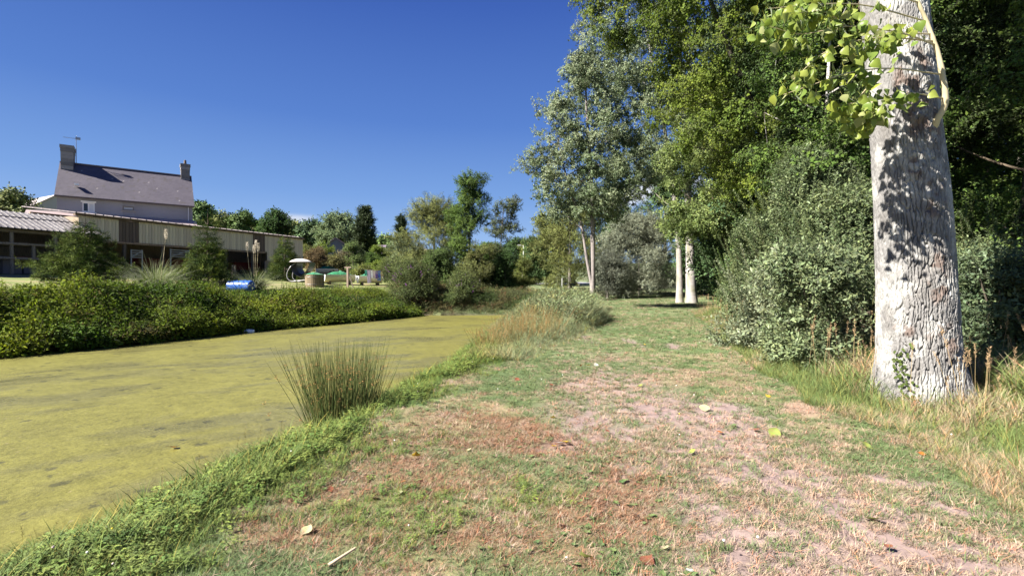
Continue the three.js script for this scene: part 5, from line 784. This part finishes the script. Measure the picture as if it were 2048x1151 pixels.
{ // hanging swing seat with a canopy
  const d = 33, k = d / F, b = foot(606, d), g = thing('swing_seat', 'dark hanging swing seat on a curved frame under a domed cream canopy', 'swing seat', V(b.x, b.y, b.z)), q = (px, py, z = 0) => V((px - 606) * k, EYE - (py - HY) * k - b.y, z);
  const lift = Math.max(0, -q(588, 563).y + 0.03), qq = (px, py, z) => q(px, py, z).add(V(0, lift, 0)), dm = mat(0.035, 0.03, 0.035, { roughness: 0.5 }), fm = mat(0.3, 0.29, 0.3, { roughness: 0.4, metalness: 0.5 });
  for (const z of [-0.42, 0.42]) { const c = new THREE.CatmullRomCurve3([qq(600, 521, z * 0.3), qq(588, 532, z), qq(580, 545, z), qq(580, 555, z), qq(587, 562, z), qq(600, 561, z), qq(622, 559.5, z), qq(640, 560, z)]).getPoints(40); part('frame_rail', new MB().tube(c, c.map(() => 0.032), 8, [1, 1, 1]).geo(), fm, g); }
  part('cross_bar', new MB().bar(qq(640, 560, -0.42), qq(640, 560, 0.42), 0.06, 0.06).geo(), fm, g); part('cross_bar', new MB().bar(qq(587, 562, -0.42), qq(587, 562, 0.42), 0.06, 0.06).geo(), fm, g);
  const prof = [[589, 527], [588, 535], [590, 545], [597, 553], [607, 556], [616, 552], [621, 545]].map(([x, y]) => qq(x, y)), m = new MB(), cur = new THREE.CatmullRomCurve3(prof).getPoints(24), rows = cur.map((p) => [-0.5, -0.25, 0, 0.25, 0.5].map((z) => m.v(p.x, p.y + 0.5 * z * z, z, [1, 1, 1])));
  for (let a = 0; a < rows.length - 1; a++) for (let z = 0; z < 4; z++) m.quad(rows[a][z], rows[a][z + 1], rows[a + 1][z + 1], rows[a + 1][z]);
  part('seat_cushion', m.geo(), Object.assign(dm.clone(), { side: THREE.DoubleSide }), g);
  const back = new MB(), cur2 = new THREE.CatmullRomCurve3([[596, 524], [594, 532], [597, 541], [604, 548], [612, 543], [618, 533], [621, 524]].map(([x, y]) => qq(x, y))).getPoints(24), r2 = cur2.map((p) => [-0.48, -0.16, 0.16, 0.48].map((z) => back.v(p.x, p.y, z - 0.35, [1, 1, 1])));
  for (let a = 0; a < r2.length - 1; a++) for (let z = 0; z < 3; z++) back.quad(r2[a][z], r2[a][z + 1], r2[a + 1][z + 1], r2[a + 1][z]); part('side_screen', back.geo(), Object.assign(dm.clone(), { side: THREE.DoubleSide }), g);
  const cn = new THREE.SphereGeometry(0.82, 28, 8, 0, Math.PI * 2, 0, Math.PI * 0.36); cn.scale(1, 0.5, 0.9); cn.translate(q(601, 0).x, qq(601, 524).y - 0.175, 0); part('canopy', plain(cn), mat(0.62, 0.58, 0.54, { side: THREE.DoubleSide }), g);
  part('canopy_rim', plain(new THREE.TorusGeometry(0.745, 0.02, 6, 36).rotateX(Math.PI / 2).scale(1, 1, 0.9).translate(q(601, 0).x, qq(601, 524).y, 0)), dm, g);
  part('chain', new MB().tube([qq(601, 519, 0), qq(604, 540, 0)], [0.012, 0.012], 5, [1, 1, 1]).geo(), fm, g);
}
const netMat = leafMat(0.03, 0.2, 0.09, { transmission: 0.3 }), cream = mat(0.62, 0.56, 0.4, { roughness: 0.55 }), whiteP = mat(0.82, 0.82, 0.8, { roughness: 0.5 });
function net(x0, x1, y, z0, z1, h, seed, parent) { const m = new MB(), n = 26, rows = []; for (let j = 0; j <= 8; j++) { const r = []; for (let i = 0; i <= n; i++) { const u = i / n, v = j / 8; r.push(m.v(lerp(x0, x1, u), y + h * Math.sin(Math.PI * u) * Math.sin(Math.PI * v) * (0.3 + 1.1 * fbm(u * 7 + seed, v * 5, 3)), lerp(z0, z1, v), [1, 1, 1].map(() => 0.7 + 0.6 * h2(i, j)))); } rows.push(r); } for (let j = 0; j < 8; j++) for (let i = 0; i < n; i++) m.quad(rows[j][i], rows[j][i + 1], rows[j + 1][i + 1], rows[j + 1][i]); part('garden_net', m.geo(), netMat, parent); }
{ // round tub with a net
  const b = foot(629, 32), g = thing('wooden_tub', 'brown round tub topped with green netting beside the swing seat', 'tub', b), wm = [0, 1, 2].map((k) => mat(0.2 + 0.03 * k, 0.155 + 0.02 * k, 0.09 + 0.015 * k, { map: woodMap }));
  const h = P(0, 549, 32).y - b.y, sg = new MB().box(-0.058, 0.058, -0.05, h, -0.03, 0.03).geo();
  for (let k = 0; k < 30; k++) { const a = k / 30 * 6.283, m = part('stave', sg, wm[k % 3], g); m.position.set(Math.cos(a) * 0.57, 0, Math.sin(a) * 0.57); m.rotation.y = Math.PI / 2 - a; }
  for (const y of [0.15, h - 0.15]) part('hoop', plain(new THREE.TorusGeometry(0.605, 0.012, 5, 40).rotateX(Math.PI / 2).translate(0, y, 0)), B.metal, g);
  part('soil', plain(new THREE.CylinderGeometry(0.54, 0.54, 0.04, 30).translate(0, h - 0.1, 0)), B.dark, g); net(-0.55, 0.55, h + 0.01, -0.5, 0.5, 0.16, 4, g);
}
function tank(px, d, len, r, turn, label, mark) {
  const b = foot(px, d), g = thing('half_tank', label, 'tank', b, turn, 'half tanks used as planters'), up = r + 0.16;
  const cyl = new THREE.CylinderGeometry(r, r, len, 28, 1, true, Math.PI, Math.PI).rotateZ(Math.PI / 2).rotateX(-Math.PI / 2); plain(cyl);
  const m = new MB(), rows = []; for (let j = 0; j <= 20; j++) { const a = Math.PI + j / 20 * Math.PI; rows.push([m.v(-len / 2, up + Math.sin(a) * r, Math.cos(a) * r, [1, 1, 1]), m.v(len / 2, up + Math.sin(a) * r, Math.cos(a) * r, [1, 1, 1])]); } for (let j = 0; j < 20; j++) m.quad(rows[j][0], rows[j + 1][0], rows[j + 1][1], rows[j][1]); part('shell', m.geo(), Object.assign(cream.clone(), { side: THREE.DoubleSide }), g);
  for (const s of [-1, 1]) { const sh = new THREE.Shape(); sh.absarc(0, 0, r * 1.02, Math.PI, Math.PI * 2); const e = new THREE.ExtrudeGeometry(sh, { depth: 0.04, bevelEnabled: false }).rotateY(Math.PI / 2).translate(s * (len / 2 + 0.003) - (s < 0 ? 0.04 : 0), up, 0); part('end_plate', plain(e), whiteP, g); }
  if (mark) part('dark_mark', new MB().box(-len / 2 - 0.052, -len / 2 - 0.046, up - 0.28, up - 0.1, -0.06, 0.12, [1, 1, 1]).geo(), B.dark, g);
  part('soil', new MB().box(-len / 2 + 0.05, len / 2 - 0.05, up - 0.14, up - 0.1, -r * 0.93, r * 0.93).geo(), B.dark, g);
  for (const x of [-len * 0.34, len * 0.34]) { part('foot', new MB().box(x - 0.07, x + 0.07, -0.1, 0.24, -r * 0.62, -r * 0.62 + 0.1).box(x - 0.07, x + 0.07, -0.1, 0.24, r * 0.52, r * 0.62).geo(), B.dark, g); }
  net(-len / 2 + 0.1, len / 2 - 0.1, up - 0.02, -r * 0.9, r * 0.9, 0.3, px, g);
}
tank(678, 36, 2.1, 0.56, 0.55, 'cream half tank planter with green net nearest the swing seat'); tank(739, 37, 1.75, 0.54, 0.5, 'cream half tank planter with a dark mark under the washing', true); tank(655, 46, 1.8, 0.5, 0.3, 'half tank planter standing further back on the track');
{ // clothes post, line and washing
  const b = foot(695, 33.5), h = P(0, 534, 33.5).y - b.y, g = thing('clothes_post', 'pinkish wooden T shaped clothes post with a slanted brace', 'post', b), wm = mat(0.4, 0.29, 0.23, { map: woodMap });
  part('shaft', new MB().box(-0.06, 0.06, -0.3, h - 0.05, -0.06, 0.06).geo(), wm, g); part('crossbar', new MB().box(-0.22, 0.26, h - 0.05, h + 0.02, -0.04, 0.04).geo(), wm, g); part('brace', new MB().bar(V(0.4, -0.05, 0), V(0.08, h * 0.72, 0), 0.06, 0.05).geo(), mat(0.14, 0.11, 0.09), g);
  const c = foot(792, 38), ch = P(0, 541, 38).y - c.y, g2 = thing('clothes_post', 'second clothes post hidden by the butterfly bush', 'post', c); part('shaft', new MB().box(-0.05, 0.05, -0.3, ch, -0.05, 0.05).geo(), wm, g2); part('crossbar', new MB().box(-0.3, 0.3, ch, ch + 0.06, -0.04, 0.04).geo(), wm, g2);
  const A = V(b.x + 0.2, b.y + h - 0.02, b.z - 0.02), C = V(c.x - 0.2, c.y + ch + 0.03, c.z), on = (t) => { const p = V().lerpVectors(A, C, t); p.y -= 0.1 * Math.sin(Math.PI * t); return p; }, pts = []; for (let k = 0; k <= 16; k++) pts.push(on(k / 16));
  single('clothes_line', new MB().tube(pts, pts.map(() => 0.008), 5, [0.6, 0.6, 0.6]).geo(), B.white, 'thin clothes line carrying the washing', 'clothes line');
  const R = rngOf(401), dir = V().subVectors(C, A).normalize();
  [['mint green towel', [0.1, 0.38, 0.3], 0.3, 0.4], ['pale lilac shirt', [0.5, 0.42, 0.55], 0.42, 0.95], ['white shirt', [0.75, 0.74, 0.76], 0.32, 0.55], ['pale pink top', [0.6, 0.48, 0.5], 0.3, 0.5], ['violet blouse', [0.16, 0.1, 0.3], 0.32, 0.6], ['royal blue skirt', [0.05, 0.1, 0.42], 0.4, 0.75], ['salmon pillow case', [0.6, 0.36, 0.3], 0.32, 0.42], ['black trousers', [0.02, 0.02, 0.03], 0.3, 0.9], ['dark plum jumper', [0.12, 0.02, 0.14], 0.36, 0.8], ['grey vest', [0.25, 0.23, 0.27], 0.3, 0.5]].forEach(([l, c, w, hh], k) => {
    const t = 0.33 + 0.062 * k, p = on(t), m = new MB(), rows = []; for (let j = 0; j <= 6; j++) { const r = []; for (let i = 0; i <= 8; i++) { const u = i / 8 - 0.5, v = j / 6, ww = w * (k % 2 ? 1 : 0.8 + 0.25 * v); r.push(m.v(u * ww, -v * hh - (j === 6 ? 0.04 * h2(i, k) : 0), 0.035 * Math.sin(i * 1.7 + k) * v + 0.03 * v * h2(i, k + 9), [1, 1, 1])); } rows.push(r); } for (let j = 0; j < 6; j++) for (let i = 0; i < 8; i++) m.quad(rows[j + 1][i], rows[j + 1][i + 1], rows[j][i + 1], rows[j][i]);
    const cl = thing('hung_garment', `${l} pegged on the clothes line`, 'laundry', p, Math.atan2(-dir.z, dir.x), 'washing on the line'); part('cloth', m.geo(), leafMat(...c, { transmission: 0.15 }), cl); for (const x of [-w * 0.35, w * 0.35]) part('peg', new MB().box(x - 0.008, x + 0.008, -0.05, 0.03, -0.015, 0.015).geo(), wm, cl);
  });
}
{ // farm track, road and lamp far behind
  const strip = (name, pts, w, m, l) => { const mb = new MB(), rows = []; const cv = new THREE.CatmullRomCurve3(pts).getPoints(50); cv.forEach((p, k) => { const t = V().subVectors(cv[Math.min(50, k + 1)], cv[Math.max(0, k - 1)]).normalize(), s = V(-t.z, 0, t.x); const r = []; for (let q = 0; q <= 6; q++) { const x = p.x + s.x * (q / 6 - 0.5) * w, z = p.z + s.z * (q / 6 - 0.5) * w; r.push(mb.v(x, land(x, z) + 0.03, z, [1, 1, 1].map(() => 0.8 + 0.4 * h2(k, q)))); } rows.push(r); }); for (let k = 0; k < 50; k++) for (let q = 0; q < 6; q++) mb.quad(rows[k][q], rows[k][q + 1], rows[k + 1][q + 1], rows[k + 1][q]); structure(name, mb.geo(), m, l); };
  strip('farm_track', [foot(560, 45), foot(640, 43), foot(720, 43.5), foot(790, 47), foot(850, 56)], 3.6, mat(0.3, 0.28, 0.27, { side: THREE.DoubleSide }), 'pale gravel track behind the half tanks');
  strip('road', [foot(960, 74), foot(1045, 72), foot(1110, 74), foot(1180, 80)], 4, mat(0.2, 0.2, 0.2, { side: THREE.DoubleSide }), 'stretch of grey road beyond the pond');
  const b = foot(1047, 68), h = P(0, 491, 68).y - b.y, g = thing('street_lamp', 'slim grey street lamp standing beyond the pond', 'street lamp', b); part('pole', new MB().tube([V(0, -0.2, 0), V(0, h, 0)], [0.09, 0.06], 8, [1, 1, 1]).geo(), mat(0.55, 0.56, 0.55, { roughness: 0.5 }), g); part('arm', new MB().bar(V(0, h - 0.03, 0), V(-0.5, h + 0.05, 0), 0.06, 0.06).geo(), B.galv, g); part('lamp_head', new MB().box(-0.85, -0.35, h, h + 0.14, -0.12, 0.12).geo(), B.galv, g);
  const pts = []; const a = thing('marker_stake', 'pale wooden stake in the weeds beyond the pond', 'stake', foot(1124, 36)); part('shaft', new MB().box(-0.03, 0.03, -0.2, 1.9, -0.03, 0.03).geo(), mat(0.45, 0.45, 0.42), a);
}
{ // white canister afloat
  const b = P(498, 663, 2.05 * F / (665 - HY)); b.y = WATER; const g = thing('plastic_canister', 'white plastic canister floating against the far bank', 'canister', b, 0.4), pr = [[0, -0.19], [0.075, -0.185], [0.095, -0.16], [0.1, 0.05], [0.09, 0.11], [0.035, 0.15], [0.03, 0.185], [0, 0.187]].map(([x, y]) => new THREE.Vector2(x, y));
  part('body', plain(new THREE.LatheGeometry(pr, 20).rotateZ(Math.PI / 2 - 0.12).translate(0, 0.05, 0)), mat(0.78, 0.76, 0.74, { roughness: 0.45 }), g); part('cap', plain(new THREE.CylinderGeometry(0.036, 0.036, 0.03, 12).rotateZ(Math.PI / 2).translate(-0.19, 0.03, 0)), mat(0.7, 0.3, 0.25), g);
}
// ---------------------------------------------------------------- fallen leaves, a stick and small flowers
{
  const shapes = [0, 1, 2].map((k) => { const m = new MB(), r = rngOf(k + 50), W = [0.06, 0.3, 0.44, 0.47, 0.4, 0.26, 0.1, 0], cu = 0.25 + 0.25 * k, rows = W.map((w, q) => { const t = q / 7 - 0.5; return [-1, -0.5, 0, 0.5, 1].map((s) => m.v(t, cu * (t * t + 0.8 * w * w * s * s) + 0.05 * (r() - 0.5), w * s * 0.95, [1, 1, 1].map(() => 0.85 + 0.3 * r()))); }); for (let q = 0; q < 7; q++) for (let s = 0; s < 4; s++) m.quad(rows[q][s], rows[q][s + 1], rows[q + 1][s + 1], rows[q + 1][s]); m.tube([V(-0.5, 0.1, 0), V(-0.8, 0.14, 0.06), V(-1.0, 0.2, 0.1)], [0.016, 0.014, 0.012], 4, [0.9, 0.8, 0.6], false); return m.geo(); });
  const K = { y: [[0.42, 0.28, 0.03], 'bright yellow'], o: [[0.33, 0.11, 0.02], 'orange'], b: [[0.19, 0.07, 0.04], 'reddish brown'], p: [[0.36, 0.32, 0.19], 'pale cream'], g: [[0.21, 0.24, 0.06], 'yellow green'], w: [[0.4, 0.39, 0.37], 'whitish grey'], k: [[0.36, 0.2, 0.16], 'pink'] }, R = rngOf(501), MT = {}; for (const k in K) MT[k] = leafMat(...K[k][0], { transmission: 0.25 });
  const where = (px, py) => px < 700 ? 'on the grass near the pond edge' : py > 850 && px < 1250 ? 'on the dried out grass' : py > 850 ? 'on the bare worn ground' : 'on the green part of the path';
  for (const [px, py, s, k] of [[831, 915, 26, 'y'], [806, 968, 16, 'o'], [748, 1001, 28, 'k'], [797, 993, 30, 'p'], [1106, 838, 18, 'y'], [1107, 896, 18, 'y'], [1118, 889, 20, 'w'], [1133, 889, 20, 'y'], [1228, 829, 15, 'p'], [1410, 820, 30, 'p'], [1282, 773, 14, 'g'], [1537, 794, 16, 'y'], [1550, 872, 34, 'g'], [1738, 897, 28, 'g'], [1752, 1045, 50, 'g'], [1297, 1127, 44, 'b'], [1332, 1102, 22, 'p'], [1170, 1122, 46, 'g'], [1010, 1139, 24, 'k'], [1127, 1057, 26, 'b'], [609, 1070, 38, 'p'], [305, 1138, 30, 'p'], [346, 998, 20, 'o'], [938, 904, 14, 'p'], [1035, 762, 16, 'b'], [1103, 772, 14, 'b'], [1192, 731, 14, 'w'], [1178, 732, 10, 'y'], [1200, 705, 8, 'p'], [1222, 712, 8, 'p'], [1162, 733, 8, 'o'], [1515, 862, 20, 'b'], [1340, 958, 16, 'o'], [1385, 909, 24, 'g'], [1845, 912, 18, 'o'], [1800, 745, 12, 'y'], [2020, 985, 30, 'p'], [1440, 867, 16, 'o'], [980, 1105, 18, 'g'], [1215, 866, 14, 'b'], [890, 1010, 14, 'k'], [660, 985, 16, 'b'], [1290, 690, 7, 'y'], [1320, 660, 6, 'p'], [1250, 655, 6, 'p'], [1085, 790, 10, 'p'], [1380, 1150, 20, 'w'], [1780, 1100, 24, 'b']]) {
    const q = onLand(px, py), m = single('fallen_leaf', shapes[Math.floor(R() * 3)], MT[k], `${K[k][1]} fallen leaf lying ${where(px, py)}`, 'leaf', 'fallen poplar leaves'); m.position.copy(q).add(V(0, 0.014, 0)); m.scale.setScalar(Math.max(0.05, s * 0.78 / F * -q.z)); m.rotation.set((R() - 0.5) * 1.3, R() * 6.28, (R() - 0.5) * 1.3);
    if (px < 360 && py < 1100 && q.y < WATER + 0.05) m.position.y = WATER + 0.02;
  }
  const q = onLand(683, 1130), st = single('stick', new MB().tube([V(-0.06, 0.02, 0.05), V(-0.01, 0.04, 0.01), V(0.055, 0.06, -0.05)], [0.011, 0.008, 0.007], 7, (p) => mix3([0.55, 0.42, 0.28], [0.4, 0.28, 0.18], fbm(p.x * 60, p.z * 60, 2))).geo(), mat(1, 1, 1), 'short pale broken stick lying in the grass', 'stick'); st.position.copy(q);
  const fl = [], yl = [], sph = plain(new THREE.IcosahedronGeometry(0.0075, 1)); for (let k = 0; k < 600; k++) { const d = 2 + 16 * R() ** 1.5, x = lerp(-5, 8, R()), s = sd(x, -d); if (s < 0.1 || Math.abs(x) > 1.08 * d) continue; const c = cover(x, -d); if (c.lush < 0.3 && R() < 0.9) continue; (R() < 0.22 ? yl : fl).push({ p: V(x, land(x, -d) + 0.09 + 0.03 * R(), -d), s: 0.6 + 0.5 * R(), yaw: 0, c: R() < 0.3 ? [0.5, 0.38, 0.36] : [0.7, 0.69, 0.64] }); }
  const fg = new THREE.Group(); fg.name = 'clover_flowers'; scene.add(fg); tag(fg, 'tiny white and yellow clover flowers dotted over the bank grass', 'flowers', null, 'stuff'); instanced('white_heads', sph, mat(1, 1, 1), fl, fg); instanced('yellow_heads', sph, mat(1, 1, 1), yl.map((e) => ({ ...e, c: [0.6, 0.42, 0.02] })), fg);
}

renderer.render(scene, camera);
